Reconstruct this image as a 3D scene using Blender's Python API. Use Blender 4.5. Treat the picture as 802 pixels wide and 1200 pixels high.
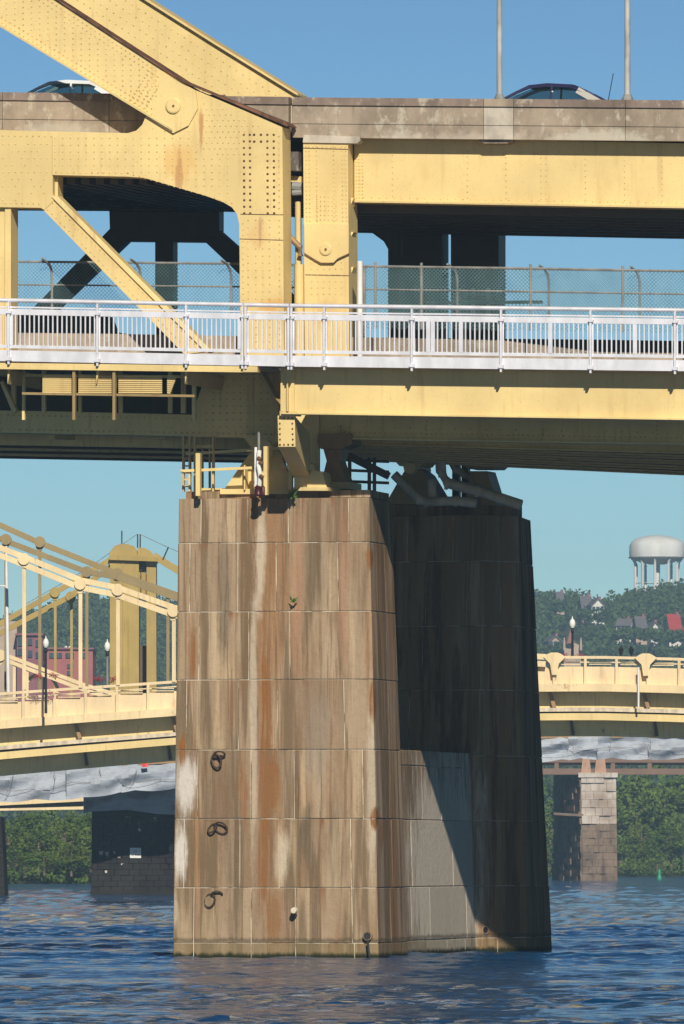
import bpy, bmesh, math, random
import numpy as np
from mathutils import Vector, Matrix
random.seed(7); rng = np.random.default_rng(7)
S = bpy.context.scene; C = S.collection
for o in list(bpy.data.objects): bpy.data.objects.remove(o)

# ------------------------------------------------------------------ camera, light
F = 13500.0; HZ = 1003.0; CX = 401.0; H = 2.67      # focal length in photograph pixels, horizon row, centre column, eye height
cd = bpy.data.cameras.new('camera'); cam = bpy.data.objects.new('camera', cd); C.objects.link(cam)
cam.location = (0, 0, H); cam.rotation_euler = (math.radians(90), 0, 0)
cd.sensor_fit = 'VERTICAL'; cd.sensor_height = 36.0; cd.lens = F / 1200 * 36
cd.shift_y = (HZ - 600) / 1200.0; cd.clip_start = 1; cd.clip_end = 20000
S.camera = cam
SUN_EL = math.radians(29.4); SUN_AZ = math.radians(6)   # azimuth: degrees to the right of straight behind the camera
sd = bpy.data.lights.new('sun', 'SUN'); sun = bpy.data.objects.new('sun', sd); C.objects.link(sun)
sd.energy = 4.3; sd.angle = math.radians(0.5); sd.color = (1.0, 0.93, 0.80)
tosun = Vector((math.sin(SUN_AZ)*math.cos(SUN_EL), -math.cos(SUN_AZ)*math.cos(SUN_EL), math.sin(SUN_EL)))
sun.rotation_euler = tosun.to_track_quat('Z', 'Y').to_euler()
w = bpy.data.worlds.new('World'); S.world = w; w.use_nodes = True
wn = w.node_tree.nodes; wl = w.node_tree.links; bg = wn['Background']
sky = wn.new('ShaderNodeTexSky'); sky.sky_type = 'NISHITA'; sky.sun_disc = False
sky.sun_elevation = SUN_EL; sky.sun_rotation = math.pi - SUN_AZ
sky.altitude = 0; sky.air_density = 0.5; sky.dust_density = 0.0; sky.ozone_density = 3.0
gm = wn.new('ShaderNodeGamma'); gm.inputs[1].default_value = 2.1
hs = wn.new('ShaderNodeMix'); hs.data_type = 'RGBA'; hs.blend_type = 'MULTIPLY'; hs.inputs[0].default_value = 1; hs.inputs[7].default_value = (.092, .072, .049, 1)   # one white balance for the whole sky
wl.new(sky.outputs[0], gm.inputs[0]); wl.new(gm.outputs[0], hs.inputs[6]); wl.new(hs.outputs[2], bg.inputs[0])
bg.inputs[1].default_value = 0.10
S.view_settings.view_transform = 'Standard'; S.view_settings.look = 'None'; S.view_settings.exposure = 0.12; S.view_settings.gamma = 1.0
S.cycles.volume_bounces = 0; S.cycles.max_bounces = 6; S.cycles.transparent_max_bounces = 12

# ------------------------------------------------------------------ places
def Wp(px, py, D): return Vector(((px-CX)/F*D, D, H+(HZ-py)/F*D))
PHI = math.radians(12); U = Vector((math.cos(PHI), -math.sin(PHI), 0)); V = Vector((math.sin(PHI), math.cos(PHI), 0))
Q0 = 291.0            # q = 0 is the outer face of the lower fascia girder of the near bridge
def BP(px, py, q):    # bridge frame: point on the vertical plane q metres behind the fascia
    a = (px-CX)/F; D = (q+Q0)/(a*V.x+V.y)
    return Wp(px, py, D)
def DP(D): return lambda px, py, q: Wp(px, py, D+q)

class MB:
    def __init__(s): s.v = []; s.f = []
    def add(s, vs, fs):
        b = len(s.v); s.v += [tuple(x) for x in vs]; s.f += [tuple(b+i for i in f) for f in fs]
    def prism(s, pts, vec):     # closed outline (Vectors) pushed along vec
        n = len(pts); vec = Vector(vec)
        nr = Vector((0,0,0))
        for i in range(n): nr += Vector(pts[i]).cross(Vector(pts[(i+1)%n]))
        if nr.dot(vec) > 0: pts = list(reversed(pts))
        s.add(list(pts)+[Vector(p)+vec for p in pts], [tuple(range(n)), tuple(range(2*n-1, n-1, -1))]+[(i, (i+1)%n+0, 0, 0) for i in []])
        b = len(s.v)-2*n
        for i in range(n):
            j = (i+1)%n; s.f.append((b+j, b+i, b+n+i, b+n+j))
        return s
    def pp(s, poly, q0, q1, pl=BP, dr=None):   # outline in photograph pixels on plane q0, real thickness q1-q0
        P0 = [pl(x, y, q0) for x, y in poly]
        d = (V if dr is None else Vector(dr))*(q1-q0)
        return s.prism(P0, d)
    def box(s, c, ax, ay, az):  # half-axis vectors
        c = Vector(c); ax = Vector(ax); ay = Vector(ay); az = Vector(az); vs = []
        for k in (-1, 1):
            for j in (-1, 1):
                for i in (-1, 1): vs.append(c+ax*i+ay*j+az*k)
        s.add(vs, [(0,2,3,1),(4,5,7,6),(0,1,5,4),(2,6,7,3),(0,4,6,2),(1,3,7,5)]); return s
    def beam(s, a, b, w, h, up=(0,0,1)):  # rectangular bar
        a = Vector(a); b = Vector(b); d = (b-a); L = d.length; d.normalize()
        up = Vector(up); sd_ = d.cross(up)
        if sd_.length < 1e-4: sd_ = d.cross(Vector((0,1,0)))
        sd_.normalize(); u2 = sd_.cross(d)
        return s.box((a+b)/2, d*L/2, sd_*w/2, u2*h/2)
    def tube(s, pts, r, n=8, r2=None, cap=True):
        pts = [Vector(p) for p in pts]; m = len(pts); rings = []
        for i, p in enumerate(pts):
            d = (pts[min(i+1, m-1)]-pts[max(i-1, 0)]).normalized()
            t = Vector((0,0,1)) if abs(d.z) < .9 else Vector((0,1,0))
            a = d.cross(t).normalized(); b = d.cross(a)
            rr = r if r2 is None else r+(r2-r)*i/(m-1)
            rings.append([p+a*math.cos(2*math.pi*k/n)*rr+b*math.sin(2*math.pi*k/n)*rr for k in range(n)])
        vs = [v for R in rings for v in R]; fs = []
        for i in range(m-1):
            for k in range(n): fs.append((i*n+k, (i+1)*n+k, (i+1)*n+(k+1)%n, i*n+(k+1)%n))
        if cap: fs.append(tuple(range(n))); fs.append(tuple((m-1)*n+k for k in reversed(range(n))))
        s.add(vs, fs); return s
    def lathe(s, c, prof, n=16, axis=(0,0,1)):
        c = Vector(c); ax = Vector(axis).normalized(); t = Vector((0,0,1)) if abs(ax.z) < .9 else Vector((1,0,0))
        a = ax.cross(t).normalized(); b = ax.cross(a); vs = []; fs = []
        for r, z in prof:
            for k in range(n): vs.append(c+ax*z+a*math.cos(2*math.pi*k/n)*r+b*math.sin(2*math.pi*k/n)*r)
        for i in range(len(prof)-1):
            for k in range(n): fs.append((i*n+k, i*n+(k+1)%n, (i+1)*n+(k+1)%n, (i+1)*n+k))
        fs.append(tuple(reversed(range(n)))); fs.append(tuple((len(prof)-1)*n+k for k in range(n)))
        s.add(vs, fs); return s
    def dome(s, c, nrm, r, h, n=6):
        c = Vector(c); nr = Vector(nrm).normalized(); t = Vector((0,0,1)) if abs(nr.z) < .9 else Vector((1,0,0))
        a = nr.cross(t).normalized(); b = nr.cross(a)
        vs = [c+a*math.cos(2*math.pi*k/n)*r+b*math.sin(2*math.pi*k/n)*r for k in range(n)]
        vs += [c+nr*h+a*math.cos(2*math.pi*k/n)*r*.55+b*math.sin(2*math.pi*k/n)*r*.55 for k in range(n)]
        s.add(vs, [(k, (k+1)%n, n+(k+1)%n, n+k) for k in range(n)]+[tuple(range(n, 2*n))]); return s
    def build(s, name, mat, parent=None, smooth=False, fix=True, **tags):
        me = bpy.data.meshes.new(name)
        off = world_loc(parent) if parent is not None else Vector((0,0,0))
        top = parent is None
        base = Vector((0,0,0))
        if top and s.v:
            a = np.array(s.v); base = Vector(((a[:,0].min()+a[:,0].max())/2, (a[:,1].min()+a[:,1].max())/2, a[:,2].min()))
            off = base
        me.from_pydata([(x-off.x, y-off.y, z-off.z) for x, y, z in s.v], [], s.f)
        if fix:
            bm = bmesh.new(); bm.from_mesh(me); bmesh.ops.recalc_face_normals(bm, faces=bm.faces); bm.to_mesh(me); bm.free()
        if smooth:
            me.polygons.foreach_set('use_smooth', [True]*len(me.polygons))
            try: me.set_sharp_from_angle(angle=math.radians(38))
            except Exception: pass
        me.materials.append(mat)
        o = bpy.data.objects.new(name, me); C.objects.link(o)
        if top: o.location = base
        else: o.parent = parent
        tag(o, **tags); return o
def world_loc(o):
    p = Vector((0,0,0))
    while o is not None: p += o.location; o = o.parent
    return p
def tag(o, label=None, cat=None, group=None, kind=None):
    if label: o['label'] = label
    if cat: o['category'] = cat
    if group: o['group'] = group
    if kind: o['kind'] = kind
    return o
def thing(name, loc, label, cat, group=None):
    o = bpy.data.objects.new(name, None); C.objects.link(o); o.location = loc; o.empty_display_size = .2
    return tag(o, label, cat, group)
def copy_tree(o, loc=None, parent=None, rot=None, scale=None):
    c = o.copy(); C.objects.link(c); c.parent = parent
    if loc is not None: c.location = loc
    if rot is not None: c.rotation_euler = (0,0,rot)
    if scale is not None: c.scale = scale
    for ch in [x for x in o.children]: copy_tree(ch, parent=c)
    return c

# ------------------------------------------------------------------ materials
class NT:
    def __init__(s, name, rough=.6, spec=.4, metal=0):
        s.m = bpy.data.materials.new(name); s.m.use_nodes = True; s.t = s.m.node_tree; s.n = s.t.nodes; s.l = s.t.links
        s.b = s.n['Principled BSDF']; s.b.inputs['Roughness'].default_value = rough
        s.b.inputs['Specular IOR Level'].default_value = spec; s.b.inputs['Metallic'].default_value = metal
        s.pos = s.n.new('ShaderNodeNewGeometry').outputs['Position']; s._x = None
    def lk(s, a, inp):
        if isinstance(a, (int, float)): inp.default_value = a
        elif isinstance(a, (tuple, list)): inp.default_value = (*a, 1)[:4] if len(inp.default_value) == 4 else a
        else: s.l.new(a, inp)
    def ma(s, op, a, b=0, c=0, clamp=False):
        nd = s.n.new('ShaderNodeMath'); nd.operation = op; nd.use_clamp = clamp
        s.lk(a, nd.inputs[0]); s.lk(b, nd.inputs[1]); s.lk(c, nd.inputs[2]); return nd.outputs[0]
    def xyz(s):
        if s._x is None:
            nd = s.n.new('ShaderNodeSeparateXYZ'); s.l.new(s.pos, nd.inputs[0]); s._x = nd.outputs
        return s._x
    def noise(s, sc, detail=3, rough=.55, off=(0,0,0), src=None, dist=0):
        mp = s.n.new('ShaderNodeMapping'); s.l.new(src or s.pos, mp.inputs[0]); mp.inputs['Scale'].default_value = sc; mp.inputs['Location'].default_value = off
        nz = s.n.new('ShaderNodeTexNoise'); s.l.new(mp.outputs[0], nz.inputs['Vector']); nz.inputs['Scale'].default_value = 1
        nz.inputs['Detail'].default_value = detail; nz.inputs['Roughness'].default_value = rough; nz.inputs['Distortion'].default_value = dist
        return nz.outputs[0]
    def ss(s, v, a, b):   # smooth step a..b (a may exceed b)
        nd = s.n.new('ShaderNodeMapRange'); nd.interpolation_type = 'SMOOTHSTEP'; s.lk(v, nd.inputs[0])
        if a <= b: nd.inputs[1].default_value = a; nd.inputs[2].default_value = b; nd.inputs[3].default_value = 0; nd.inputs[4].default_value = 1
        else: nd.inputs[1].default_value = b; nd.inputs[2].default_value = a; nd.inputs[3].default_value = 1; nd.inputs[4].default_value = 0
        return nd.outputs[0]
    def mix(s, f, a, b, mode='MIX'):
        nd = s.n.new('ShaderNodeMix'); nd.data_type = 'RGBA'; nd.blend_type = mode
        s.lk(f, nd.inputs[0]); s.lk(a, nd.inputs[6]); s.lk(b, nd.inputs[7]); return nd.outputs[2]
    def blob(s, X, Z, rx, rz, nz=None, soft=.6):   # soft ellipse in world X,Z
        x = s.xyz(); dx = s.ma('DIVIDE', s.ma('SUBTRACT', x[0], X), rx); dz = s.ma('DIVIDE', s.ma('SUBTRACT', x[2], Z), rz)
        d = s.ma('SQRT', s.ma('ADD', s.ma('MULTIPLY', dx, dx), s.ma('MULTIPLY', dz, dz)))
        if nz is not None: d = s.ma('ADD', d, s.ma('MULTIPLY', s.ma('SUBTRACT', nz, .5), 1.6))
        return s.ss(d, 1.0, 1.0-soft)
    def rand(s): return s.n.new('ShaderNodeObjectInfo').outputs['Random']
    def gen(s): return s.n.new('ShaderNodeTexCoord').outputs['Generated']
    def bump(s, h, strength=.3, dist=.02):
        nd = s.n.new('ShaderNodeBump'); nd.inputs['Strength'].default_value = strength; nd.inputs['Distance'].default_value = dist
        s.l.new(h, nd.inputs['Height']); s.l.new(nd.outputs[0], s.b.inputs['Normal'])
    def out(s, col): s.lk(col, s.b.inputs['Base Color']); return s.m

def simple(name, col, rough=.6, spec=.4, metal=0, var=.25, sc=3.0):
    t = NT(name, rough, spec, metal); n = t.noise((sc, sc, sc*.5), 4)
    d = tuple(c*(1-var) for c in col); l = tuple(min(1, c*(1+var)) for c in col)
    return t.out(t.mix(t.ss(n, .3, .7), d, l))

def paint(name, col, rough=.5, rust=.0, stains=(), streak=.18):
    t = NT(name, rough, .35); x = t.xyz()
    a = t.noise((.5, .5, .5), 4); b = t.noise((6, 6, .5), 3); c = t.noise((14, 14, 14), 3, off=(3, 1, 7))
    base = t.mix(t.ss(a, .3, .75), tuple(v*.88 for v in col), tuple(min(1, v*1.08) for v in col))
    base = t.mix(t.ma('MULTIPLY', t.ss(b, .52, .8), streak*2.2), base, (col[0]*.62, col[1]*.5, col[2]*.45))
    base = t.mix(t.ma('MULTIPLY', t.ss(c, .60, .70), .28), base, (col[0]*.7, col[1]*.6, col[2]*.5))
    base = t.mix(t.ma('MULTIPLY', t.ss(t.noise((1.7, 1.7, .9), 6, .7, off=(20, 3, 5)), .50, .70), .30), base, (col[0]*.80, col[1]*.72, col[2]*.62))
    base = t.mix(t.ma('MULTIPLY', t.ss(t.noise((26, 26, 22), 2, .5, off=(2, 3, 50)), .70, .76), .6), base, (.30, .14, .06))
    if rust:
        r = t.ma('MULTIPLY', t.ss(t.noise((1.3, 1.3, .7), 6, .7, off=(9, 2, 4)), .64-.14*rust, .74), min(1, .6+rust*.4))
        base = t.mix(r, base, (.24, .095, .035))
    for (X, Z, rx, rz, colr, k) in stains:
        base = t.mix(t.ma('MULTIPLY', t.blob(X, Z, rx, rz, t.noise((7, 7, 2.2), 5, .7)), k), base, colr)
    t.bump(t.noise((9, 9, 9), 3), .12, .02)
    return t.out(base)
def pxX(px, D=296): return (px-CX)/F*D
def pyZ(py, D=296): return H+(HZ-py)/F*D
YEL = (.78, .595, .26)
M = {}
M['yellow'] = paint('bridge_yellow', YEL, stains=[
    (pxX(206), pyZ(172), .62, .62, (.70, .40, .12), .55), (pxX(206), pyZ(190), .12, .9, (.42, .18, .07), .55),
    (pxX(300), pyZ(262), .35, .45, (.66, .42, .17), .5), (pxX(316), pyZ(345), .5, .25, (.66, .34, .08), .7), (pxX(303), pyZ(255), .05, .55, (.40, .2, .1), .5),
    (pxX(384), pyZ(352), .55, .45, (.58, .38, .17), .55), (pxX(232), pyZ(128), .08, .7, (.45, .17, .05), .7)])
M['yellow_shelf'] = paint('bridge_yellow_shade_lift', (.86, .68, .31), rust=.15, streak=.3)  # paler copy of the bridge yellow, brightening put into the colour of shaded parts
M['yellow_dirty'] = paint('weathered_yellow', (.70, .53, .24), rust=.35, streak=.35)
M['dark_steel'] = paint('weathered_shaded_steel', (.10, .07, .04), rust=.2)  # rusty steel; shade under and behind the decks is put into the colour
M['pipe_steel'] = paint('weathered_shaded_yellow', (.34, .24, .10), rust=.4)  # rusty yellow, darkened so the colour carries the shade of the frames
M['rivet'] = simple('rivet_paint', (.66, .48, .20), .6)
M['rust'] = simple('rusty_edge', (.17, .085, .05), .85, .2, var=.45)
M['rustbearing'] = paint('rusty_bearing_paint', (.36, .22, .10), rust=.8)
M['alu'] = simple('aluminium_railing', (.76, .75, .80), .42, .5, .25, var=.1)
M['galv'] = simple('galvanised_steel', (.24, .24, .23), .6, .3, 0)
M['wire'] = simple('chain_link_wire', (.13, .24, .26), .6, .3, 0)
M['polegrey'] = simple('weathered_pole', (.42, .40, .36), .6)
M['pipe'] = simple('grey_drain_pipe', (.55, .47, .36), .6)
M['black'] = simple('black_paint', (.02, .02, .022), .5)
M['red'] = simple('red_plastic', (.07, .012, .02), .4)
M['iron'] = simple('old_iron', (.07, .045, .03), .8, .3, var=.4)
M['white'] = simple('white_paint', (.78, .77, .74), .5, var=.08)
M['cream'] = paint('pale_cream_yellow', (.82, .64, .36), rust=.12, streak=.25)
M['cream_rail'] = paint('cream_railing', (.80, .63, .38), rust=.22, streak=.35)
M['ochre'] = paint('ochre_tower', (.42, .30, .085), streak=.25)
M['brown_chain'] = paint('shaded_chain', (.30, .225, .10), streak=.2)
M['asphalt'] = simple('asphalt', (.06, .06, .06), .9)
M['leafw'] = simple('weed_green', (.10, .17, .03), .7)

def concrete(name, col, stains=()):
    t = NT(name, .9, .2)
    a = t.noise((1.2, 1.2, .8), 6, .65); b = t.noise((3.5, 3.5, 2.2), 6, .7, off=(5, 0, 2)); c = t.noise((5, 5, .35), 3, off=(1, 7, 0))
    base = t.mix(t.ss(a, .35, .65), tuple(v*.75 for v in col), tuple(v*1.15 for v in col))
    base = t.mix(t.ma('MULTIPLY', t.ss(b, .53, .66), .7), base, (.56, .50, .40))
    base = t.mix(t.ma('MULTIPLY', t.ss(c, .55, .75), .5), base, tuple(v*.55 for v in col))
    for (X, Z, rx, rz, colr, k) in stains:
        base = t.mix(t.ma('MULTIPLY', t.blob(X, Z, rx, rz, t.noise((4, 4, 4), 5, .7)), k), base, colr)
    t.bump(b, .5, .03)
    return t.out(base)
M['parapet'] = concrete('parapet_concrete', (.35, .28, .21), [(pxX(470), pyZ(152), .8, .5, (.55, .5, .42), .7), (pxX(560), pyZ(152), 2.6, .4, (.55, .47, .38), .6), (pxX(700), pyZ(152), 2.0, .45, (.56, .52, .42), .7), (pxX(60), pyZ(130), 1.4, .3, (.5, .46, .38), .6)])
M['parapet_light'] = concrete('pale_parapet_concrete', (.52, .46, .38))
M['coping'] = concrete('coping_concrete', (.25, .19, .155))
M['barrier'] = concrete('barrier_concrete', (.40, .32, .24))
M['deckslab'] = concrete('deck_concrete', (.14, .12, .10))

def stone(name):
    t = NT(name, .88, .08); x = t.xyz(); P = t.pos
    g = t.n.new('ShaderNodeSeparateXYZ'); t.l.new(t.gen(), g.inputs[0]); gz = g.outputs[2]
    rnd = t.rand()
    # each block samples the stain pattern at its own offset, so streaks break at the joints
    cmb = t.n.new('ShaderNodeCombineXYZ'); t.lk(t.ma('MULTIPLY', rnd, 37.0), cmb.inputs[0]); t.lk(t.ma('MULTIPLY', rnd, 11.0), cmb.inputs[1]); t.lk(t.ma('MULTIPLY', rnd, 23.0), cmb.inputs[2])
    va = t.n.new('ShaderNodeVectorMath'); va.operation = 'ADD'; t.l.new(P, va.inputs[0]); t.l.new(cmb.outputs[0], va.inputs[1]); PB = va.outputs[0]
    base = t.mix(t.ss(t.noise((.9, .5, .16), 4, .55, src=PB), .36, .64), (.290, .190, .112), (.440, .325, .215))
    base = t.mix(t.ma('MULTIPLY', t.ss(t.noise((1.1, .8, .07), 3, .5, off=(4, 2, 1)), .50, .60), .78), base, (.33, .17, .075))
    base = t.mix(t.ma('MULTIPLY', t.ss(t.noise((2.4, 1.5, .10), 4, .6, off=(8, 5, 0)), .50, .58), .8), base, (.15, .105, .058))
    base = t.mix(t.ma('MULTIPLY', t.ss(t.noise((2.2, 1.4, .10), 3, .55, off=(1, 9, 3), src=PB), .53, .66), .65), base, (.56, .42, .26))
    base = t.mix(t.ma('MULTIPLY', t.ss(t.noise((9, 6, .22), 5, .65, off=(3, 3, 3)), .50, .64), .30), base, (.17, .11, .06))
    base = t.mix(t.ma('MULTIPLY', t.ss(t.noise((15, 9, .30), 4, .6, off=(13, 3, 30)), .56, .66), .26), base, (.52, .40, .27))
    base = t.mix(t.ma('MULTIPLY', t.ss(t.noise((5.5, 3, .10), 4, .6, off=(31, 8, 3)), .58, .63), .55), base, (.17, .085, .04))
    # rust that starts under each joint and runs down
    rs = t.ss(t.noise((2.6, 1.6, .3), 3, .6, off=(2, 14, 0), src=PB), .56, .68)
    dn = t.ma('POWER', gz, 2.2)
    base = t.mix(t.ma('MULTIPLY', t.ma('MULTIPLY', rs, dn), .8), base, (.22, .09, .035))
    nz = t.noise((5, 3, .8), 5, .7)
    grain = t.ma('ADD', .75, t.ma('MULTIPLY', t.ss(t.noise((11, 7, .35), 5, .65, off=(7, 7, 7)), .42, .58), .75))
    def vs(px, w, y0, y1, col, k):   # vertical stain on the front: column px, half width w px, rows y0..y1
        return (px, w, y0, y1, col, k)
    R = (.27, .105, .025); Cc = (.66, .56, .42); W_ = (.78, .73, .66); G = (.10, .085, .06); Pk = (.42, .23, .14)
    for (px, wd, y0, y1, col, k) in [
        (310, 9, 715, 1110, R, .75), (318, 13, 878, 968, R, .95), (320, 11, 1035, 1112, (.28, .12, .035), .8), (327, 8, 900, 1060, (.34, .19, .08), .6),
        (305, 7, 580, 720, Cc, .8), (297, 5, 640, 1050, Cc, .65), (330, 9, 960, 1040, Cc, .7), (218, 14, 876, 962, W_, .9), (211, 8, 955, 1045, W_, .85), (205, 5, 1040, 1095, Cc, .5),
        (436, 7, 790, 1045, Cc, .75), (436, 6, 640, 800, (.46, .30, .18), .6), (433, 5, 640, 668, R, .9), (437, 5, 796, 850, R, .85), (440, 6, 945, 972, R, .95), (447, 4, 955, 1000, R, .6),
        (262, 8, 600, 780, G, .6), (270, 14, 820, 1100, G, .35), (258, 12, 880, 1000, (.20, .12, .07), .6), (360, 9, 930, 1040, G, .5), (395, 14, 930, 1050, G, .3), (348, 7, 580, 790, Pk, .8), (402, 8, 585, 790, Pk, .55), (372, 12, 600, 720, G, .25),
        (225, 7, 720, 800, R, .6), (213, 5, 860, 900, R, .8), (285, 7, 880, 970, R, .55), (420, 10, 640, 960, (.48, .36, .25), .4), (370, 20, 790, 930, (.33, .28, .22), .5)]:
        m = t.blob(pxX(px, 300), (pyZ(y0, 300)+pyZ(y1, 300))/2, wd*1.25/45., (y1-y0)/90.*1.15, nz, .65)
        if col is R or col is G: m = t.ma('MULTIPLY', m, grain)
        front = t.ss(x[1], 303.0, 302.2)
        base = t.mix(t.ma('MULTIPLY', t.ma('MULTIPLY', m, front), k), base, col)
    # paler infill wall between the two shafts
    for (X, Z, rx, rz, col, k) in [(2.9, 2.2, 1.6, 4.2, (.80, .70, .56), .85)]:
        m = t.ma('MULTIPLY', t.blob(X, Z, rx, rz, nz, .5), t.ss(x[1], 304.5, 306)); base = t.mix(t.ma('MULTIPLY', m, k), base, col)
    # rear shaft: brown stain, with the tone of its shade put into the colour
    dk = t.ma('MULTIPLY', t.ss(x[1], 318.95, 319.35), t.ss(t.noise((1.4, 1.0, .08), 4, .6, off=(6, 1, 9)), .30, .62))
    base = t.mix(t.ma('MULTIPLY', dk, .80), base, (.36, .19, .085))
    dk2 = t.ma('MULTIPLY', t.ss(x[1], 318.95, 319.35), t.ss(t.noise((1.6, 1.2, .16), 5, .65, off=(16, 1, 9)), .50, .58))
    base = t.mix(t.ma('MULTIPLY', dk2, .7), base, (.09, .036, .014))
    # each block its own tone
    base = t.mix(t.ma('MULTIPLY', rnd, .36), base, (.22, .145, .09)); 
    # mottled grain
    base = t.mix(t.ma('MULTIPLY', t.ss(t.noise((9, 9, 7), 6, .7), .48, .75), .30), base, (.15, .115, .08))
    # tide marks at the water line
    zz = t.ma('ADD', x[2], t.ma('MULTIPLY', t.ma('SUBTRACT', nz, .5), .25))
    base = t.mix(t.ma('MULTIPLY', t.ss(zz, .62, .30), .45), base, (.20, .16, .075))
    base = t.mix(t.ma('MULTIPLY', t.ss(t.ma('ABSOLUTE', t.ma('SUBTRACT', zz, .47)), .09, .0), .6), base, (.07, .055, .04))
    base = t.mix(t.ss(zz, .19, .06), base, (.025, .028, .012))
    h = t.ma('ADD', t.noise((6, 6, 5), 6, .7), t.ma('MULTIPLY', t.noise((20, 20, 1.2), 3), .4))
    t.bump(h, .6, .045)
    return t.out(base)
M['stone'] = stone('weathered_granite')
def mortar():
    t = NT('lime_mortar', .95, .1); n = t.noise((1.6, 1.6, 1.0), 4, .6)
    return t.out(t.mix(t.ss(n, .38, .56), (.20, .15, .10), (.68, .60, .47)))
M['mortar'] = mortar()

# ------------------------------------------------------------------ setting: water
def make_water():
    t = NT('river_water', .035, .5); t.b.inputs['IOR'].default_value = 1.33
    n1 = t.noise((2.6, 4.0, 1), 4, .65); n2 = t.noise((.05, .12, 1), 3)
    nd = t.n.new('ShaderNodeBump'); nd.inputs['Strength'].default_value = .9; nd.inputs['Distance'].default_value = .12
    t.l.new(n1, nd.inputs['Height']); t.l.new(nd.outputs[0], t.b.inputs['Normal'])
    t.out(t.mix(n2, (.002, .050, .145), (.005, .068, .18)))
    # rows by distance, columns fan out; the sheet carries on to the horizon
    D = [-60.0, 0, 60, 100, 130]; d = 160.0
    while d < 430: D.append(d); d += .22+max(0, d-250)*.0022
    while d < 1600: D.append(d); d *= 1.004
    while d < 16000: D.append(d); d *= 1.25
    D = np.array(D); ncol = 320
    xn = np.linspace(-1, 1, ncol); 
    half = 20+.075*np.clip(D, 150, 1600)
    X = xn[None, :]*half[:, None]; Y = np.repeat(D[:, None], ncol, 1)
    ext = np.array([-6000., -900, -200]); left = np.repeat(ext[None, :], len(D), 0); right = -left[:, ::-1]
    X = np.concatenate([left, X, right], 1); Y = np.concatenate([np.repeat(D[:, None], 3, 1), Y, np.repeat(D[:, None], 3, 1)], 1)
    Z = np.zeros_like(X); r = np.random.default_rng(3)
    for k in range(90):
        lam = np.exp(r.uniform(np.log(.6), np.log(3.6))); a = r.normal(math.radians(100), .65)
        amp = .0066*lam**.45*r.uniform(.6, 1.3); kx = 2*np.pi/lam*np.cos(a); ky = 2*np.pi/lam*np.sin(a)
        ph = kx*X+ky*Y+r.uniform(0, 6.28); Z += amp*(np.sin(ph)+.12*np.sin(2*ph+.5))
    gust = .65+.35*np.sin(X*.021+Y*.043+1.3)*np.sin(Y*.11-.4+X*.008)+.25*np.sin(Y*.25+X*.03)
    Z *= np.clip(gust, .25, 1.4)*(.62+.38*np.clip((Y-290)/120, 0, 1))
    # low wake swells crossing the frame
    for (y0, am) in ((268., .10), (347., .12), (430., .12)):
        yy = Y-(y0+.04*X); Z += am*.25*np.exp(-(yy/9.)**2)*np.cos(yy*1.0)
    fade = np.clip((1500-Y)/700, .15, 1)*np.clip((Y-140)/15, 0, 1)
    Z *= fade; Z[:, :3] = 0; Z[:, -3:] = 0
    nr, nc = X.shape; verts = np.stack([X, Y, Z], -1).reshape(-1, 3)
    i = np.arange(nr-1)[:, None]*nc+np.arange(nc-1)[None, :]
    q = np.stack([i, i+1, i+nc+1, i+nc], -1).reshape(-1, 4)
    me = bpy.data.meshes.new('river'); me.vertices.add(len(verts)); me.vertices.foreach_set('co', verts.ravel())
    me.loops.add(q.size); me.loops.foreach_set('vertex_index', q.ravel().astype(np.int32))
    me.polygons.add(len(q)); me.polygons.foreach_set('loop_start', np.arange(0, q.size, 4, dtype=np.int32))
    me.polygons.foreach_set('loop_total', np.full(len(q), 4, dtype=np.int32)); me.polygons.foreach_set('use_smooth', np.ones(len(q), dtype=bool))
    me.update(calc_edges=True); me.materials.append(t.m)
    o = bpy.data.objects.new('river', me); C.objects.link(o); tag(o, kind='structure')
make_water()

# ------------------------------------------------------------------ foliage helpers
def leafmat(name, c1, c2, c3):
    t = NT(name, .7, .12)
    n = t.noise((.35, .35, .5), 3); n2 = t.noise((2.2, 2.2, 2.2), 2, off=(3, 3, 3))
    b = t.mix(t.ss(n, .35, .65), c1, c2); b = t.mix(t.ma('MULTIPLY', t.ss(n2, .5, .7), .6), b, c3)
    b = t.mix(t.ma('MULTIPLY', t.rand(), .35), b, (c2[0]*1.3, c2[1]*1.0, c2[2]*.7))
    return t.out(b)
M['leaf'] = leafmat('riverbank_leaves', (.045, .09, .016), (.105, .175, .03), (.19, .24, .05))
M['leaf_bright'] = leafmat('bright_riverbank_leaves', (.06, .11, .02), (.11, .16, .03), (.17, .20, .05))
M['leafhill'] = leafmat('hillside_leaves', (.034, .066, .028), (.075, .130, .042), (.15, .19, .06))
M['bark'] = simple('bark', (.16, .12, .08), .9)
def leaf_mesh(name, pts, size, mat, r, up=.5):
    n = len(pts); c = np.asarray(pts); a = r.normal(size=(n, 3)); a /= np.linalg.norm(a, axis=1)[:, None]
    b = np.cross(a, r.normal(size=(n, 3))); b /= np.linalg.norm(b, axis=1)[:, None]
    s = size*r.uniform(.6, 1.35, (n, 1)); a = a*s; b = b*s*.62
    v = np.stack([c-a, c+b*1.0, c+a, c-b], 1).reshape(-1, 3)
    me = bpy.data.meshes.new(name); me.vertices.add(len(v)); me.vertices.foreach_set('co', v.ravel())
    q = np.arange(len(v), dtype=np.int32); me.loops.add(len(q)); me.loops.foreach_set('vertex_index', q)
    me.polygons.add(n); me.polygons.foreach_set('loop_start', np.arange(0, len(q), 4, dtype=np.int32)); me.polygons.foreach_set('loop_total', np.full(n, 4, dtype=np.int32))
    me.update(calc_edges=True); me.materials.append(mat); return me
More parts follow.
